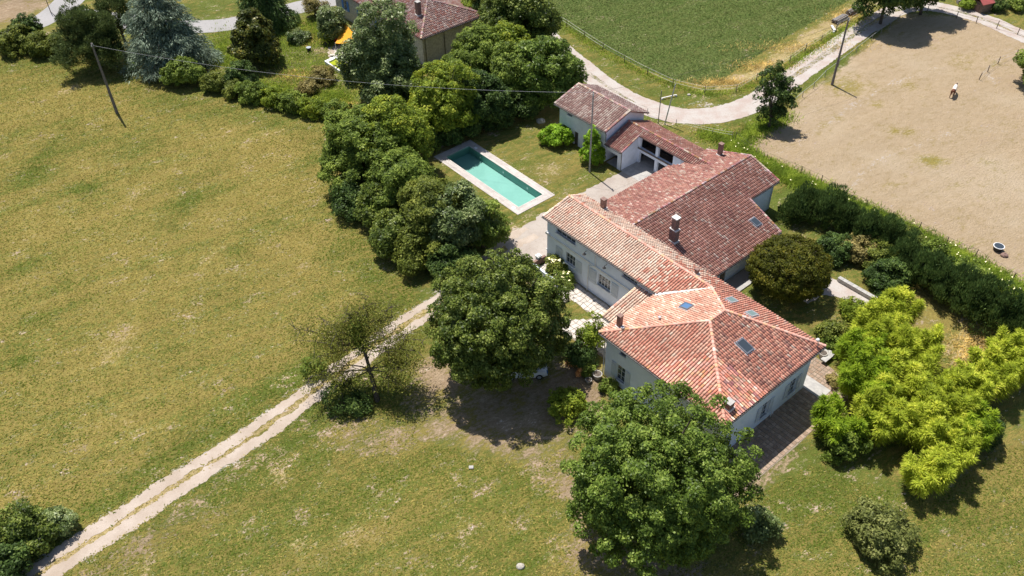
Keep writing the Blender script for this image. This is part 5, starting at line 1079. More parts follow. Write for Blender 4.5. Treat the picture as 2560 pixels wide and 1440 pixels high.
for (lb, u, v, rp, mt, h) in (('rounded dark bush in front of the hedge, nearest the globe tree', 2090, 622, 44, 'dark', 1.7), ('twiggy brownish bush in the hedge front', 2150, 622, 44, 'dryshrub', 1.8), ('olive bush in the hedge beside the twiggy one', 2195, 640, 42, 'olive', 1.8), ('dark evergreen bush above the low stone wall', 2222, 690, 54, 'dark', 1.9), ('grey-green bush in the hedge middle', 2270, 600, 40, 'olive', 2.0), ('pale green bush behind the cypresses near the fence', 2330, 640, 44, 'mid', 2.0), ('pale green bush behind the cypresses, further right', 2420, 690, 46, 'mid', 2.0), ('dry twiggy bush between cypresses and dark evergreen', 2290, 655, 30, 'dryshrub', 1.4)):
    tree_px('hedge_bush', lb, u, v, rp, h * .6, h * .7, mt, 'bush', leaf=.22, rc=.5, trunk=.06)

# bamboo thicket: arching culms with feathery leaves
def bamboo(label, u, v, rpx, h, mat, culms=26, seed=1):
    P, R_ = by_px(u, v, rpx, h * .6); r = np.random.default_rng(seed); base = np.array([P[0], P[1], 0.]); t = thing('bamboo_clump', label, 'bamboo', base, 'bamboo clumps right of the house')
    m = MB(); Cs, As = [], []
    for i in range(culms):
        a = r.uniform(0, 6.28); q = R_ * .8 * math.sqrt(r.random()); b = base + [math.cos(a) * q, math.sin(a) * q, 0]; H = h * r.uniform(.72, 1.08); out = np.array([math.cos(a), math.sin(a), 0]) * R_ * r.uniform(.15, .62) + np.r_[r.normal(size=2) * .35, 0]
        tt = np.linspace(0, 1, 7)[:, None]; path = b + np.array([0, 0, H]) * (tt * 1.12 - .12 * tt ** 4 * 1.6) + out * tt ** 2.3
        m.tube(path, np.linspace(.035, .008, 7), 4, cap=False)
        n = int(620 * H / 5); k = .22 + .78 * r.random(n) ** .8; x = k * 6; i0 = np.minimum(x.astype(int), 5); f = (x - i0)[:, None]; c = path[i0] * (1 - f) + path[i0 + 1] * f
        d = norm(r.normal(size=(n, 3)) * [1, 1, .5] + out * .35); rad = (.28 + .60 * np.sin(np.pi * np.clip(k, .1, 1)) )[:, None] * r.random(n)[:, None] ** .6
        Cs.append(c + d * rad - np.array([0, 0, .12]) * rad); As.append(d + np.array([0, 0, -.35]) + (path[-1] - path[-3]) * .5)
    m.build('culms', MAT['bamboo_culm'], t)
    C, A_ = np.concatenate(Cs), np.concatenate(As); k = C[:, 2] > .1; C, A_ = C[k], A_[k]
    N = norm(np.cross(A_, np.cross(A_, [0, 0, -1.0]) + r.normal(size=A_.shape) * .6)); N[N[:, 2] < 0] *= -1
    V, F = leaf_quads(r, C, N, .30, .30, A_, .05); mk('foliage', V, F, LM[mat], t)
MAT['bamboo_culm'] = simple('bamboo_culm', (.22, .25, .05), (.30, .30, .08), 3., .5, .4)
BB = [(2240, 775, 44, 4.6, 'bamboo', 'bamboo clump at the top of the thicket near the gravel path'), (2190, 815, 44, 4.4, 'bamboo', 'bamboo clump beside the variegated shrub'), (2150, 872, 46, 4.2, 'bamboo_green', 'greener bamboo clump nearest the house eave lamp'), (2225, 868, 52, 4.8, 'bamboo', 'bamboo clump in the upper middle of the thicket'), (2305, 870, 46, 4.6, 'bamboo', 'bamboo clump facing the dry clearing'), (2160, 940, 52, 4.4, 'bamboo_green', 'greener bamboo clump beside the patio'), (2245, 950, 56, 5.0, 'bamboo', 'bamboo clump at the heart of the thicket'), (2325, 960, 52, 4.8, 'bamboo', 'bamboo clump below the dry clearing'), (2105, 1050, 56, 3.8, 'bamboo_green', 'dark green bamboo clump shading the patio corner'), (2190, 1040, 58, 4.6, 'bamboo', 'bamboo clump left of centre at the front'), (2280, 1045, 58, 4.8, 'bamboo', 'bamboo clump centre front of the thicket'), (2365, 1040, 52, 4.6, 'bamboo', 'bamboo clump joining the right-hand row'), (2425, 985, 50, 4.6, 'bamboo', 'bamboo clump in the right row, second from the bend'), (2475, 940, 48, 4.6, 'bamboo', 'bamboo clump in the right row, middle'), (2530, 900, 48, 4.6, 'bamboo', 'bamboo clump in the right row, next to the frame edge'), (2590, 870, 48, 4.6, 'bamboo', 'bamboo clump cut by the right frame edge'), (2440, 1060, 44, 3.8, 'bamboo_green', 'greener bamboo clump on the outer side of the right row'), (2360, 1130, 48, 4.2, 'bamboo', 'bamboo clump stepping forward at the lower front'), (2320, 1185, 42, 3.6, 'bamboo', 'lowest bamboo clump on the lawn edge'), (2400, 1105, 40, 3.8, 'bamboo', 'bamboo clump beside the lower front one')]
for i, (u, v, rp, h, mt, lb) in enumerate(BB): bamboo(lb, u, v, rp, h, mt, 24, 300 + i)
tree_px('evergreen_bush', 'dark glossy bush at the foot of the bamboo nearest the lawn', 2115, 1100, 54, 1.3, 1.4, 'mid', 'bush', leaf=.22, rc=.5, trunk=.07)
tree_px('evergreen_bush', 'dark bush under the right-hand bamboo row', 2465, 1080, 40, 1.2, 1.3, 'dark', 'bush', leaf=.22, rc=.5, trunk=.07)

# conifers by the road: blue cedar, pine, weeping conifer, magnolia
def tiered(name, label, foot, h, R_, mat, levels=9, nb=9, droop=.25, leaf=.34, per=150, seed=1, asp=.25, flat=.18, cone=.85, trunk=.3, z0=.12):
    r = np.random.default_rng(seed); b = back(*foot); t = thing(name, label, 'tree', b); m = MB(); m.tube([b - [0, 0, .2], b + [0, 0, h * .55], b + [0, 0, h * .98]], [trunk, trunk * .6, .05], 7); Cs, As = [], []
    for l in range(levels):
        f = l / (levels - 1); z = h * (z0 + (1 - z0) * f); L0 = R_ * (1 - f) ** cone + .35; n = max(4, int(nb * (1 - f * .5))); a0 = r.uniform(0, 6.28)
        for i in range(n):
            a = a0 + 6.283 * i / n + r.normal() * .2; L = L0 * r.uniform(.65, 1.12); d = np.array([math.cos(a), math.sin(a), 0]); e = b + [0, 0, z + r.normal() * .2]
            tip = e + d * L + [0, 0, L * (.16 - droop)]; mid = e + d * L * .5 + [0, 0, L * .10]; m.tube([e, mid, tip], [.07, .045, .012], 4, cap=False)
            k = int(per * (L / R_) + 18); u = r.random(k)[:, None] ** .7; c = np.where(u < .5, e + (mid - e) * u * 2, mid + (tip - mid) * (u - .5) * 2)
            sd = np.array([-d[1], d[0], 0]); wv = r.normal(size=(k, 1)) * .30 * L * (1 - .35 * u) * .8
            Cs.append(c + sd * wv + r.normal(size=(k, 3)) * [.1, .1, flat * .8] - np.array([0, 0, 1.]) * np.abs(wv) * droop); As.append(d * .8 + sd * np.sign(wv) * .6 + np.array([0, 0, -droop * 1.6]) + r.normal(size=(k, 3)) * .3)
    m.build('trunk', MAT['bark'], t, smooth=True); C, A_ = np.concatenate(Cs), np.concatenate(As); k = C[:, 2] > .15; C, A_ = C[k], A_[k]
    N = norm(np.cross(A_, r.normal(size=A_.shape)) + [0, 0, .35]); V, F = leaf_quads(r, C, N, leaf, asp, A_, .04); mk('crown', V, F, LM[mat], t)
tiered('blue_cedar', 'tall drooping blue-grey cedar by the road', (428, 158), 13.0, 7.0, 'cedar', 13, 13, .28, .46, 420, 1, .28, cone=.6)
tiered('weeping_conifer', 'dark weeping conifer at the top edge over the road', (668, 62), 10.0, 5.0, 'conifer', 11, 12, .45, .45, 330, 2, .26, cone=.65)
P, r0 = by_px(225, 95, 74, 4.6)
plant('pine_tree', 'broad dark pine beside the road at the meadow corner', 'tree', P[:2], [(0, 0, 5.0, r0 * .8, r0 * .8, 3.8), (-1.5, 1.0, 6.6, r0 * .5, r0 * .5, 2.2), (1.5, .5, 5.0, r0 * .6, r0 * .6, 3.0), (0, -1.4, 3.0, r0 * .85, r0 * .7, 2.4), (2.2, -1.0, 3.0, r0 * .6, r0 * .6, 2.2)], 'pine', .32, 420, .8, 100, .3, nl=10, aspect=.3, along='out', lump=.25, shell=.4)
P, r0 = by_px(290, 40, 46, 5.0)
plant('pine_tree', 'thinner brown-tinged pine behind the broad one', 'tree', P[:2], [(0, 0, 5.0, r0 * .9, r0 * .9, 3.6), (.8, .4, 7.4, r0 * .5, r0 * .5, 2)], 'pine', .3, 150, .75, 70, .22, nl=12, aspect=.3, along='out', lump=.3, shell=.5)
P, r0 = by_px(635, 100, 62, 3.6)
plant('magnolia_tree', 'glossy dark magnolia on the rough garden edge', 'tree', P[:2], [(0, 0, 2.6, r0 * .95, r0 * .95, 2.4), (0, 0, 4.8, r0 * .68, r0 * .68, 2.2), (0, .1, 6.6, r0 * .35, r0 * .35, 1.4)], 'magnolia', .36, 210, .7, 50, .22, nl=6, lump=.18)
# the small palm by the sail
b0 = back(815, 112); t = thing('small_palm', 'small yellow-green palm in the gravel by the orange sail', 'plant', b0); m = MB(); m.tube([b0, b0 + [0, 0, .7]], [.16, .13], 7); m.build('trunk', MAT['bark'], t)
C, A_ = [], []
for i in range(22):
    a = 6.283 * i / 22 * 3.3; e = r.uniform(.1, 1.1); d = np.array([math.cos(a) * math.cos(e), math.sin(a) * math.cos(e), math.sin(e)])
    for k in np.linspace(.25, 1, 6): C.append(b0 + [0, 0, .7] + d * 1.1 * k - np.array([0, 0, .35 * k * k])); A_.append(d - np.array([0, 0, .6 * k]))
C, A_ = np.array(C), np.array(A_); V, F = leaf_quads(r, C, norm(np.cross(A_, r.normal(size=A_.shape)) + [0, 0, .6]), .4, .2, A_); mk('fronds', V, F, LM['bamboo'], t)

# ------------------------------------------------------------------ tall grass, weeds and flowers (nobody could count these)
def blades(name, n, sampler, h, mat, seed, w=.05, lean=1.5):
    r = np.random.default_rng(seed); P = sampler(r, n); n = len(P); H = (h * r.uniform(.5, 1.3, n))[:, None]; a = r.uniform(0, 6.283, n); D = np.c_[np.cos(a), np.sin(a), np.zeros(n)]; S = np.c_[-np.sin(a), np.cos(a), np.zeros(n)]
    B = np.c_[P, np.zeros(n)]; V = np.stack([B - S * w, B + S * w, B + D * H * lean * r.random((n, 1)) + np.array([0, 0, 1.]) * H], 1).reshape(-1, 3)
    return mk(name, V, np.arange(3 * n).reshape(n, 3), LM[mat], kind='stuff')
def along_line(px, width):
    L = smooth_line(gp(px), .5)
    def f(r, n): i = r.integers(0, len(L), n); return L[i] + r.normal(size=(n, 2)) * width
    return f
def in_blobs(bl):
    def f(r, n):
        k = r.integers(0, len(bl), n); b = np.array(bl, float)[k]; q = np.c_[b[:, 0] + r.normal(size=n) * b[:, 2] * .6, b[:, 1] + r.normal(size=n) * b[:, 3] * .6]
        d = np.stack([(q[:, 0] - 1280) / FPX, (q[:, 1] - 720) / FPX, np.ones(n)], 1) @ CR; return (CPOS + d * (-CAM_H / d[:, 2])[:, None])[:, :2]
    return f
weed_px = [(1830, 362), (1885, 402), (1990, 450), (2050, 478), (2110, 510), (2170, 535), (2235, 565), (2300, 598), (2370, 632), (2440, 670), (2520, 715), (2600, 775)]
blades('weeds', 42000, along_line(weed_px, .8), .42, 'weeds', 1, .05)
blades('weeds', 7000, along_line([(1760, 335), (1850, 352), (1900, 320), (1960, 290)], .9), .3, 'weeds', 2)
r = np.random.default_rng(9); wl = smooth_line(gp(weed_px), .5); i = r.integers(0, len(wl), 70); C = np.c_[wl[i] + r.normal(size=(70, 2)) * .7, r.uniform(.4, .7, 70)]
V, F = leaf_quads(r, C, r.normal(size=C.shape) * .3 + [0, 0, 1], .17, .9); mk('wild_flowers', V, F, LM['flower_white'], kind='stuff')
blades('tall_grass', 16000, in_blobs([(720, 110, 90, 40), (760, 190, 110, 45), (680, 230, 60, 20), (800, 70, 50, 30), (840, 250, 40, 25), (560, 130, 40, 40)]), .36, 'weeds', 3)
blades('dry_grass', 12000, in_blobs([(1990, 118, 150, 14), (1900, 165, 70, 14), (1800, 206, 70, 10), (2120, 40, 50, 20), (760, 95, 40, 16), (860, 268, 26, 16), (740, 190, 60, 16), (2440, 870, 70, 50)]), .26, 'straw', 4, .04)
blades('tall_grass', 9000, along_line([(1400, 60), (1500, 125), (1620, 188), (1690, 215), (1760, 232), (1850, 225), (1990, 150), (2150, 45)], .6), .2, 'weeds', 5)

# short grass over the meadow, lawn and crop: blades take the colour of the ground they grow from
def turf(name, poly_px, n, h, seed, pal=None, w=.045):
    r = np.random.default_rng(seed); poly = gp(poly_px); lo, hi = poly.min(0), poly.max(0); P = r.uniform(lo, hi, (n * 3, 2)); P = P[inside(P, poly)]
    px = project(np.c_[P, np.zeros(len(P))]); P = P[(px[:, 0] > -60) & (px[:, 0] < 2620) & (px[:, 1] > -60) & (px[:, 1] < 1500)]
    P = P[~inside(P, pool_big)]; dd_ = seg_dist(P, dl[::4]); P = P[(dd_ + r.normal(size=len(P)) * .12 > 1.3) | ((dd_ < .3) & (r.random(len(P)) < .6))][:n]; n = len(P)
    ix = np.clip(((P[:, 0] - gx[0]) / STEP).round().astype(int), 0, NI - 1); iy = np.clip(((P[:, 1] - gy[0]) / STEP).round().astype(int), 0, NJ - 1); k = iy * NI + ix
    bad = (ch['earth'][k] + r.normal(size=n) * .15 > .5) | (ch['grav'][k] > .62) | (r.random(n) < .45 * ch['gold'][k]); P, k = P[~bad], k[~bad]; n = len(P)
    wob = .5 * np.sin(P[:, 0] * .9 + 1.7 * np.sin(P[:, 1] * .6)) * np.sin(P[:, 1] * 1.1 + 1.3 * np.sin(P[:, 0] * .5)); q_ = P @ np.array([-math.sin(.5), math.cos(.5)]); wob = wob * .7 + .45 * np.sin(q_ * 2.1 + 2 * np.sin(q_ * .37)) * np.sin(q_ * .31 + 1); f = np.clip(ch['lush'][k] - .55 * ch['gold'][k] - .5 * ch['earth'][k] + .42 * wob + r.normal(size=n) * .34, 0, 1)[:, None]
    g_, s_ = (np.array([.122, .172, .025]), np.array([.43, .345, .105])) if pal is None else (np.array(pal[0]), np.array(pal[1]))
    c = (s_ + (g_ - s_) * f) * r.uniform(.75, 1.35, (n, 1)); H = (h * r.uniform(.5, 1.4, n))[:, None]; a = r.uniform(0, 6.283, n); D = np.c_[np.cos(a), np.sin(a), np.zeros(n)]; S = np.c_[-np.sin(a), np.cos(a), np.zeros(n)]; B = np.c_[P, np.zeros(n)]; ww = (w * r.uniform(.7, 1.5, n))[:, None]
    V = np.stack([B - S * ww, B + S * ww, B + D * H * r.uniform(1.0, 3.2, (n, 1)) + np.array([0, 0, 1.]) * H], 1).reshape(-1, 3)
    return mk(name, V, np.arange(3 * n).reshape(n, 3), MAT['turf'], kind='stuff', col=np.repeat(c, 3, 0))
def turf_mat():
    t = NT('turf'); c = t.attr('tint').outputs['Color']; d = t.N.new('ShaderNodeBsdfDiffuse'); t.L.new(c, d.inputs[0]); tr = t.N.new('ShaderNodeBsdfTranslucent'); t.L.new(c, tr.inputs[0]); mx = t.N.new('ShaderNodeMixShader'); mx.inputs[0].default_value = .4
    t.L.new(d.outputs[0], mx.inputs[1]); t.L.new(tr.outputs[0], mx.inputs[2]); t.L.new(mx.outputs[0], t.out.inputs[0]); return t.m
MAT['turf'] = turf_mat()
pool_big = np.array([W(s, t)[:2] for s, t in ((POOL_S[0] - 1.2, POOL_T[0] - 1.2), (POOL_S[1] + 1.2, POOL_T[0] - 1.2), (POOL_S[1] + 1.2, POOL_T[1] + 1.2), (POOL_S[0] - 1.2, POOL_T[1] + 1.2))])
turf('grass', PX_MEADOW, 120000, .085, 11, w=.06)
turf('grass', [(1060, 775), (900, 895), (460, 1200), (60, 1470), (1000, 1520), (2620, 1520), (2620, 1100), (2480, 1130), (2330, 1260), (2030, 1160), (1890, 1240), (1480, 1100), (1300, 1160), (1040, 1100), (1060, 900)], 55000, .075, 12, w=.05)
turf('crop', PX_CROP, 70000, .12, 13, ((.135, .195, .052), (.25, .27, .095)), .07)

# ------------------------------------------------------------------ small things about the place
X3, Y3, Z3 = np.array([1., 0, 0]), np.array([0, 1., 0]), np.array([0, 0, 1.])
# terrace pillars, low wall and planters
def pillar(label, px, h=1.0, w=.42):
    P = back(*px); t = thing('gate_pillar', label, 'pillar', P); A3, B3 = np.r_[AX, 0], np.r_[BX, 0]
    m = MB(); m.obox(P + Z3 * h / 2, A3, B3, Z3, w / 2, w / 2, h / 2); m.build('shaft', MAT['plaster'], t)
    m = MB(); m.obox(P + Z3 * (h + .05), A3, B3, Z3, w / 2 + .07, w / 2 + .07, .05); m.obox(P + Z3 * (h + .13), A3, B3, Z3, w / 2 - .03, w / 2 - .03, .04); m.build('cap', MAT['trim'], t)
pillar('white terrace pillar against the wing corner', (1374, 650), 1.5); pillar('white terrace pillar half hidden by the linden', (1346, 658), 1.0); pillar('white block pillar among the terrace blooms', (1392, 690), .9, .4)
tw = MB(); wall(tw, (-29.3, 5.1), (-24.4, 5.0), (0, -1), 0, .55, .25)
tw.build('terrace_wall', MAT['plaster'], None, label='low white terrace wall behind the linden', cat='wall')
m = MB(); m.box(-29.35, -29.1, 5.2, 6.9, 0, .75); m.build('planter_box', MAT['brick'], None, label='brown planter box between terrace pillars and wing', cat='planter')
for k in range(3):
    m = MB(); m.box(-24.2 + .0, -22.9, 4.2 - .35 * k, 4.55 - .35 * k, 0, .30 - .09 * k); m.build('terrace_step', MAT['stone'], None, label=f'stone terrace step, {["upper", "middle", "lower"][k]} of three', cat='step', group='terrace steps')
def pot(label, px, r, h, mat='concrete'):
    P = back(*px); t = thing('flower_pot', label, 'pot', P); m = MB(); m.tube([P, P + Z3 * h * .15, P + Z3 * h * .85, P + Z3 * h], [r * .7, r * .8, r, r * 1.08], 14); m.build('bowl', MAT[mat], t)
    m = MB(); m.tube([P + Z3 * h, P + Z3 * (h + .02)], [r * .9, r * .85], 14); m.build('soil', MAT['bark'], t)
pot('round stone planter at the foot of the house front corner', (1493, 945), .42, .6); pot('round stone tub by the bench at the house rear corner', (2055, 893), .38, .62, 'stone'); pot('pale stone tub in the border beneath the round linden', (1471, 955), .3, .35, 'concrete')
P = back(2068, 888); t = thing('stone_bench', 'L-shaped pale stone bench at the rear house corner', 'bench', P); A3, B3 = np.r_[AX, 0], np.r_[BX, 0]
m = MB(); m.obox(P + Z3 * .45 - A3 * .5, A3, B3, Z3, 1.1, .28, .06); m.obox(P + Z3 * .45 + A3 * .35 - B3 * .75, A3, B3, Z3, .28, .6, .058); m.build('seat', MAT['concrete'], t)
for q in (-1.3, -.3, .4): m = MB(); m.obox(P + Z3 * .2 + A3 * q, A3, B3, Z3, .12, .22, .2); m.build('leg', MAT['stone'], t)
m = MB(); P = back(1178, 1170); m.obox(P + Z3 * .06, X3, Y3, Z3, .17, .13, .06); m.obox(P + Z3 * .13, X3, Y3, Z3, .19, .15, .015); m.build('inspection_box', MAT['concrete'], None, label='small grey inspection box on the front lawn', cat='box', origin=P)
def rock(label, px, r, mat='stone', seed=1):
    P = back(*px); g = np.random.default_rng(seed); V, F = ball(P + Z3 * r * .4, r, 9, 6); V = np.array(V); V = P + (V - P) * [1.2, 1, .7] + g.normal(size=V.shape) * r * .08; mk('rock', V, F, MAT[mat], None, label=label, cat='rock', origin=P)
rock('pale rock on the lawn at the bottom edge', (1301, 1417), .28, 'stone', 1); rock('pale rock at the top of the pool lawn', (1352, 305), .5, 'stone', 2); rock('boulder beside the track on the grassy bend', (1722, 78 + 160), .22, 'stone', 3)
# long pale plank lying across the verge by the masts
a, b = back(1655, 249), back(1690, 241); m = MB(); d = (b - a) / np.linalg.norm(b - a); m.obox((a + b) / 2 + Z3 * .25, d, np.cross(Z3, d), Z3, np.linalg.norm(b - a) / 2, .07, .04); m.obox(a + Z3 * .12, d, np.cross(Z3, d), Z3, .1, .1, .12); m.obox(b + Z3 * .12, d, np.cross(Z3, d), Z3, .1, .1, .12)
m.build('plank', MAT['mortar'], None, label='long pale plank lying on the verge by the masts', cat='plank', origin=a)
a, b = back(2080, 67), back(2084, 82); m = MB(); m.obox((a + b) / 2 + Z3 * .3, X3, Y3, Z3, .16, .8, .06); m.obox(a + Z3 * .13, X3, Y3, Z3, .12, .1, .13); m.obox(b + Z3 * .13, X3, Y3, Z3, .12, .1, .13); m.build('white_board', MAT['trim'], None, label='white board leaning by the tape fence near the log stacks', cat='board', origin=a)
# two stacks of fence poles
def log_stack(label, px, n, layers, seed):
    P = back(*px); g = random.Random(seed); t = thing('log_stack', label, 'log stack', P); d = back(px[0] + 30, px[1] - 16) - P; d /= np.linalg.norm(d); s = np.cross(Z3, d)
    for q in (-.9, .9): m = MB(); m.obox(P + d * q + Z3 * .08, d, s, Z3, .07, n * .09, .08); m.build('bearer', MAT['wood'], t)
    for l in range(layers):
        for i in range(n - l):
            r_ = g.uniform(.065, .085); o = P + s * ((i - (n - l - 1) / 2) * .17) + Z3 * (.24 + l * .15); L = g.uniform(1.35, 1.6); sh = g.uniform(-.15, .15)
            m = MB(); m.tube([o + d * (-L + sh), o + d * (L + sh)], r_, 7); m.build('log', MAT[g.choice(['wood_grey', 'wood', 'pole_light'])], t)
log_stack('upper stack of grey fence poles beside the crop field', (2134, 32), 8, 4, 1); log_stack('lower stack of grey fence poles nearer the white board', (2099, 52), 8, 3, 2)
# trough
P = back(2493, 625); t = thing('water_trough', 'black water trough with a white rim in the paddock corner', 'trough', P)
m = MB(); m.tube([P, P + Z3 * .55], [.42, .55], 14); m.build('tub', MAT['dark'], t); m = MB(); m.tube([P + Z3 * .52, P + Z3 * .58], [.58, .58], 14); m.build('rim', MAT['frame'], t)
m = MB(); m.tube([P + Z3 * .58, P + Z3 * .59], [.5, .5], 14); m.build('water', MAT['glass'], t)
rock('brown earth clod beside the water trough', (2510, 640), .35, 'brick', 4)
# bucket in the neighbour's garden
P = back(773, 128); t = thing('bucket', 'dark bucket in the gravel of the rough garden', 'bucket', P); m = MB(); m.tube([P, P + Z3 * .6], [.28, .36], 12); m.build('pail', MAT['dark'], t); m = MB(); m.tube([P + Z3 * .58, P + Z3 * .64], [.37, .37], 12); m.build('rim', MAT['steel'], t)
# red-roofed hutch, top right
P = back(2452, 26); t = thing('garden_hutch', 'small dark hutch with a red roof at the top right', 'hutch', P)
d = norm(back(2480, 20) - P); s = np.cross(Z3, d); m = MB(); m.obox(P + Z3 * .8, d, s, Z3, 1.0, .9, .8); m.build('walls', MAT['wood'], t)
m = MB(); m.add([P + d * x + s * y + Z3 * z for x in (-1.2, 1.2) for y, z in ((-1.1, 1.5), (0, 2.2), (1.1, 1.5), (1.1, 1.42), (0, 2.1), (-1.1, 1.42))], [(0, 1, 7, 6), (1, 2, 8, 7), (0, 5, 4, 1), (1, 4, 3, 2), (6, 7, 10, 11), (7, 8, 9, 10), (5, 11, 10, 4), (4, 10, 9, 3), (0, 6, 11, 5), (2, 3, 9, 8)]); m.build('roof', MAT['red_sheet'] if 'red_sheet' in MAT else simple('red_sheet', (.42, .10, .09), (.32, .09, .08), 2., .6, .3, fine=.1), t)
m = MB(); m.obox(P - d * 1.02 + Z3 * .6, d, s, Z3, .02, .35, .58); m.build('door', MAT['brick'], t)
m = MB(); P = back(2400, 8); m.obox(P + Z3 * .3, X3, Y3, Z3, .5, .4, .3); m.obox(P + Z3 * .8 + X3 * .2, X3, Y3, Z3, .06, .06, .5); m.obox(P + Z3 * .8 - X3 * .3, X3, Y3, Z3, .06, .06, .5); m.obox(P + Z3 * 1.2, X3, Y3, Z3, .4, .06, .05); m.build('wood_frame', MAT['wood_grey'], None, label='grey wooden frame left of the red-roofed hutch', cat='frame', origin=P)
# orange shade sail
MAT['orange'] = simple('orange_cloth', (.80, .36, .02), (.74, .31, .02), 2., .7, .2, fine=.04); MAT['red_cloth'] = simple('red_cloth', (.62, .05, .03), (.5, .04, .03), 2., .7, .2)
A_, B_, C_ = back(858, 52, 2.6), back(838, 108, 1.2), back(905, 100, 2.2); t = thing('shade_sail', 'orange triangular shade sail beside the stone house', 'shade sail', [*((A_ + B_ + C_) / 3)[:2], 0]); V, F, n = [], [], 8
ids = {}
for i in range(n + 1):
    for j in range(n + 1 - i):
        a, b = i / n, j / n; c = 1 - a - b; ids[i, j] = len(V); V.append(A_ * a + B_ * b + C_ * c - Z3 * (1.1 * a * b + 1.1 * b * c + 1.1 * a * c))
for i in range(n):
    for j in range(n - i):
        F.append((ids[i, j], ids[i + 1, j], ids[i, j + 1]))
        if j < n - i - 1: F.append((ids[i + 1, j], ids[i + 1, j + 1], ids[i, j + 1]))
V2 = V + [v - Z3 * .02 for v in V]; F2 = F + [tuple(x + len(V) for x in f[::-1]) for f in F]; mk('cloth', V2, F2, MAT['orange'], t, smooth=True)
for q in (B_, C_): m = MB(); m.tube([np.r_[q[:2], 0], q + Z3 * .1], .05, 6); m.build('mast', MAT['steel'], t)
P = back(841, 103); m = MB(); m.tube([P, P + Z3 * .3, P + Z3 * 1.5], [.28, .24, .04], 8); m.build('folded_parasol', MAT['red_cloth'], None, label='folded red parasol at the foot of the orange sail', cat='parasol', origin=P)
# neighbour's small green pool
a = [back(*p) for p in ((812, 160), (838, 148), (900, 176), (880, 205))]; c0 = sum(a) / 4; t = thing('garden_pool', 'small green-watered garden pool with white rim', 'pool', c0)
up = lambda p, k, z: c0 + (p - c0) * k + Z3 * z
m = MB()
for i in range(4):
    p, q = a[i], a[(i + 1) % 4]; m.hexa([up(p, 1, .02), up(q, 1, .02), up(q, .8, .02), up(p, .8, .02), up(p, 1, .5), up(q, 1, .5), up(q, .8, .5), up(p, .8, .5)])
m.build('rim', MAT['trim'], t); MAT['green_water'] = simple('green_water', (.42, .46, .03), (.36, .42, .03), .6, .08, .6)
mk('water', [up(p, .81, .3) for p in a], [(0, 1, 2, 3)], MAT['green_water'], t)
g = np.random.default_rng(12); gpath = sheet('garden_path', [(822, 118), (850, 112), (872, 130), (868, 150), (838, 150), (820, 140)], MAT['gravel'], .012, .1, 33)
for k in range(10):
    u, v = 838 + g.uniform(-12, 26), 135 + g.uniform(-16, 10); P = back(u, v); m = MB(); q = [P[:2] + np.array([math.cos(x), math.sin(x)]) * g.uniform(.4, .7) for x in np.arange(5) * 1.2566]; m.prism(q, 0, .05); m.build('flagstone', MAT['flag_a'], gpath)
# white car under the linden
P = back(1312, 934); hd = norm(back(1415, 930) - P); sd = np.cross(Z3, hd); car = thing('parked_car', 'white car parked in deep shade under the round linden', 'car', P)
MAT['car_white'] = simple('car_white', (.72, .73, .75), None, 3., .18, .6)
prof = [(-2.05, .35, .55), (-2.1, .75, .72), (-1.95, .98, .74), (-1.0, 1.02, .78), (0, 1.0, .8), (.8, .96, .8), (1.6, .88, .76), (2.05, .7, .66), (2.1, .38, .6)]
V, F = [], []
for x, z, w in prof:
    lo = .26 if abs(x) < 2.0 else .32
    for y, zz in ((-w, lo), (-w - .03, (lo + z) / 2), (-w + .04, z), (w - .04, z), (w + .03, (lo + z) / 2), (w, lo)): V.append(P + hd * x + sd * y + Z3 * zz)
k = 6; F = [(i * k + j, i * k + (j + 1) % k, (i + 1) * k + (j + 1) % k, (i + 1) * k + j) for i in range(len(prof) - 1) for j in range(k)] + [tuple(range(k)), tuple((len(prof) - 1) * k + j for j in range(k - 1, -1, -1))]
body = mk('body', V, F, MAT['car_white'], car, smooth=False)
cab = [(-1.85, 1.0, .70), (-1.35, 1.45, .58), (.15, 1.48, .58), (.95, .98, .70)]; V = [P + hd * x + sd * y * w + Z3 * z for x, z, w in cab for y in (-1, 1)]
mk('cabin', V, [(0, 1, 3, 2), (2, 3, 5, 4), (4, 5, 7, 6), (0, 2, 4, 6), (1, 7, 5, 3)], MAT['glass'], car)
rf = [P + hd * x + sd * y * .6 + Z3 * z for z in (1.47, 1.51) for x, y in ((-1.4, -1), (.18, -1), (.18, 1), (-1.4, 1))]; MBt = MB(); MBt.hexa(rf); MBt.build('roof_panel', MAT['car_white'], car)
for x in (-1.3, 1.3):
    for y in (-.74, .74):
        m = MB(); o = P + hd * x + sd * y + Z3 * .32; m.tube([o - sd * .1, o + sd * .1], .32, 14); w_ = m.build('wheel', MAT['dark'], car); m = MB(); m.tube([o - sd * .115, o + sd * .115], .19, 10); m.build('rim', MAT['steel'], w_)
for y in (-.5, .5):
    m = MB(); m.obox(P + hd * 2.06 + sd * y + Z3 * .66, hd, sd, Z3, .06, .16, .07); m.build('headlight', MAT['glass_sky'], car); m = MB(); m.obox(P - hd * 2.07 + sd * y + Z3 * .72, hd, sd, Z3, .05, .14, .1); m.build('tail_light', MAT['red_cloth'], car)
m = MB(); m.obox(P + hd * 2.09 + Z3 * .45, hd, sd, Z3, .02, .24, .055); m.build('number_plate', MAT['frame'], car)
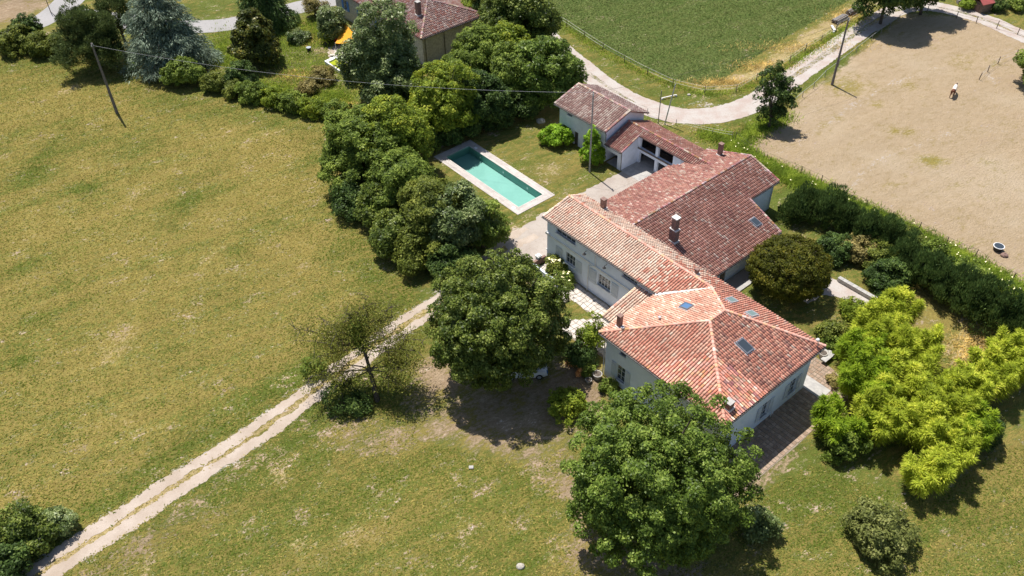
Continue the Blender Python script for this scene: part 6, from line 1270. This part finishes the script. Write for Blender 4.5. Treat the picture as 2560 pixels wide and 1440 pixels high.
# pinto horse grazing in the paddock
P = back(2380, 240); hd = norm(back(2388, 226) - P); sd = np.cross(Z3, hd)
J = [('pelvis', -.62, 0, 1.22, .25, .27), ('mid', -.1, 0, 1.18, .27, .29), ('chest', .5, 0, 1.22, .24, .28), ('neck', .95, .02, 1.25, .15, .2), ('poll', 1.3, .06, .95, .10, .13), ('face', 1.45, .1, .62, .085, .1), ('muzzle', 1.5, .12, .38, .06, .065),
     ('tail0', -.9, 0, 1.2, .06, .06), ('tail1', -1.02, .02, .75, .05, .05)]
E_ = [(0, 1), (1, 2), (2, 3), (3, 4), (4, 5), (5, 6), (0, 7), (7, 8)]
def leg(root, pts):
    i0 = len(J)
    for q in pts: J.append(('leg', *q))
    E_.append((root, i0)); E_.extend((i0 + i, i0 + i + 1) for i in range(len(pts) - 1))
for y, f in ((-.17, .06), (.17, -.12)):
    leg(2, [(.5 + f * .3, y, .92, .11, .12), (.5 + f, y, .52, .06, .07), (.52 + f, y, .22, .045, .05), (.56 + f, y, .04, .06, .07)])
    leg(0, [(-.55, y, .95, .13, .16), (-.48 + f * .5, y, .72, .09, .11), (-.72 + f * .5, y, .48, .055, .065), (-.68 + f * .5, y, .2, .045, .05), (-.64 + f * .5, y, .04, .06, .07)])
horse = thing('horse', 'brown and white pinto horse grazing in the dry paddock', 'horse', P)
me = bpy.data.meshes.new('body'); me.from_pydata([(hd * x + sd * y + Z3 * z).tolist() for _, x, y, z, _, _ in J], E_, []); ho = bpy.data.objects.new('body', me); COL.objects.link(ho); ho.parent = horse
sk = ho.modifiers.new('skin', 'SKIN')
for i, j in enumerate(J): me.skin_vertices[0].data[i].radius = (j[4], j[5])
me.skin_vertices[0].data[0].use_root = True; ss = ho.modifiers.new('sub', 'SUBSURF'); ss.levels = 1; ss.render_levels = 2
def horse_mat():
    t = NT('horse_coat'); tc = t.N.new('ShaderNodeTexCoord').outputs['Object']; n = t.noise(1.1, 2, vec=tc); d = t.N.new('ShaderNodeVectorMath'); d.operation = 'DOT_PRODUCT'; t.L.new(tc, d.inputs[0]); d.inputs[1].default_value = tuple(hd)
    x = d.outputs['Value']; band = t.math('ABSOLUTE', t.math('SUBTRACT', x, .12)); f = t.ramp(t.math('ADD', band, t.math('MULTIPLY', t.math('SUBTRACT', n, .5), .5)), .52, .60)
    t.principled(t.mix(f, (.78, .70, .62), (.16, .065, .04)), .7, .2); return t.m
me.materials.append(horse_mat())
for y in (-.06, .06): ear = MB(); q = P + hd * 1.27 + sd * (.05 + y) + Z3 * 1.05; ear.tube([q, q + Z3 * .1 - hd * .02, q + Z3 * .17 - hd * .05], [.035, .03, .005], 5); ear.build('ear', MAT['bark'], horse)
mn = MB(); mn.tube([P + hd * .6 + Z3 * 1.52, P + hd * .98 + Z3 * 1.46, P + hd * 1.3 + Z3 * 1.1], [.04, .06, .04], 5); mn.build('mane', MAT['dark'], horse)
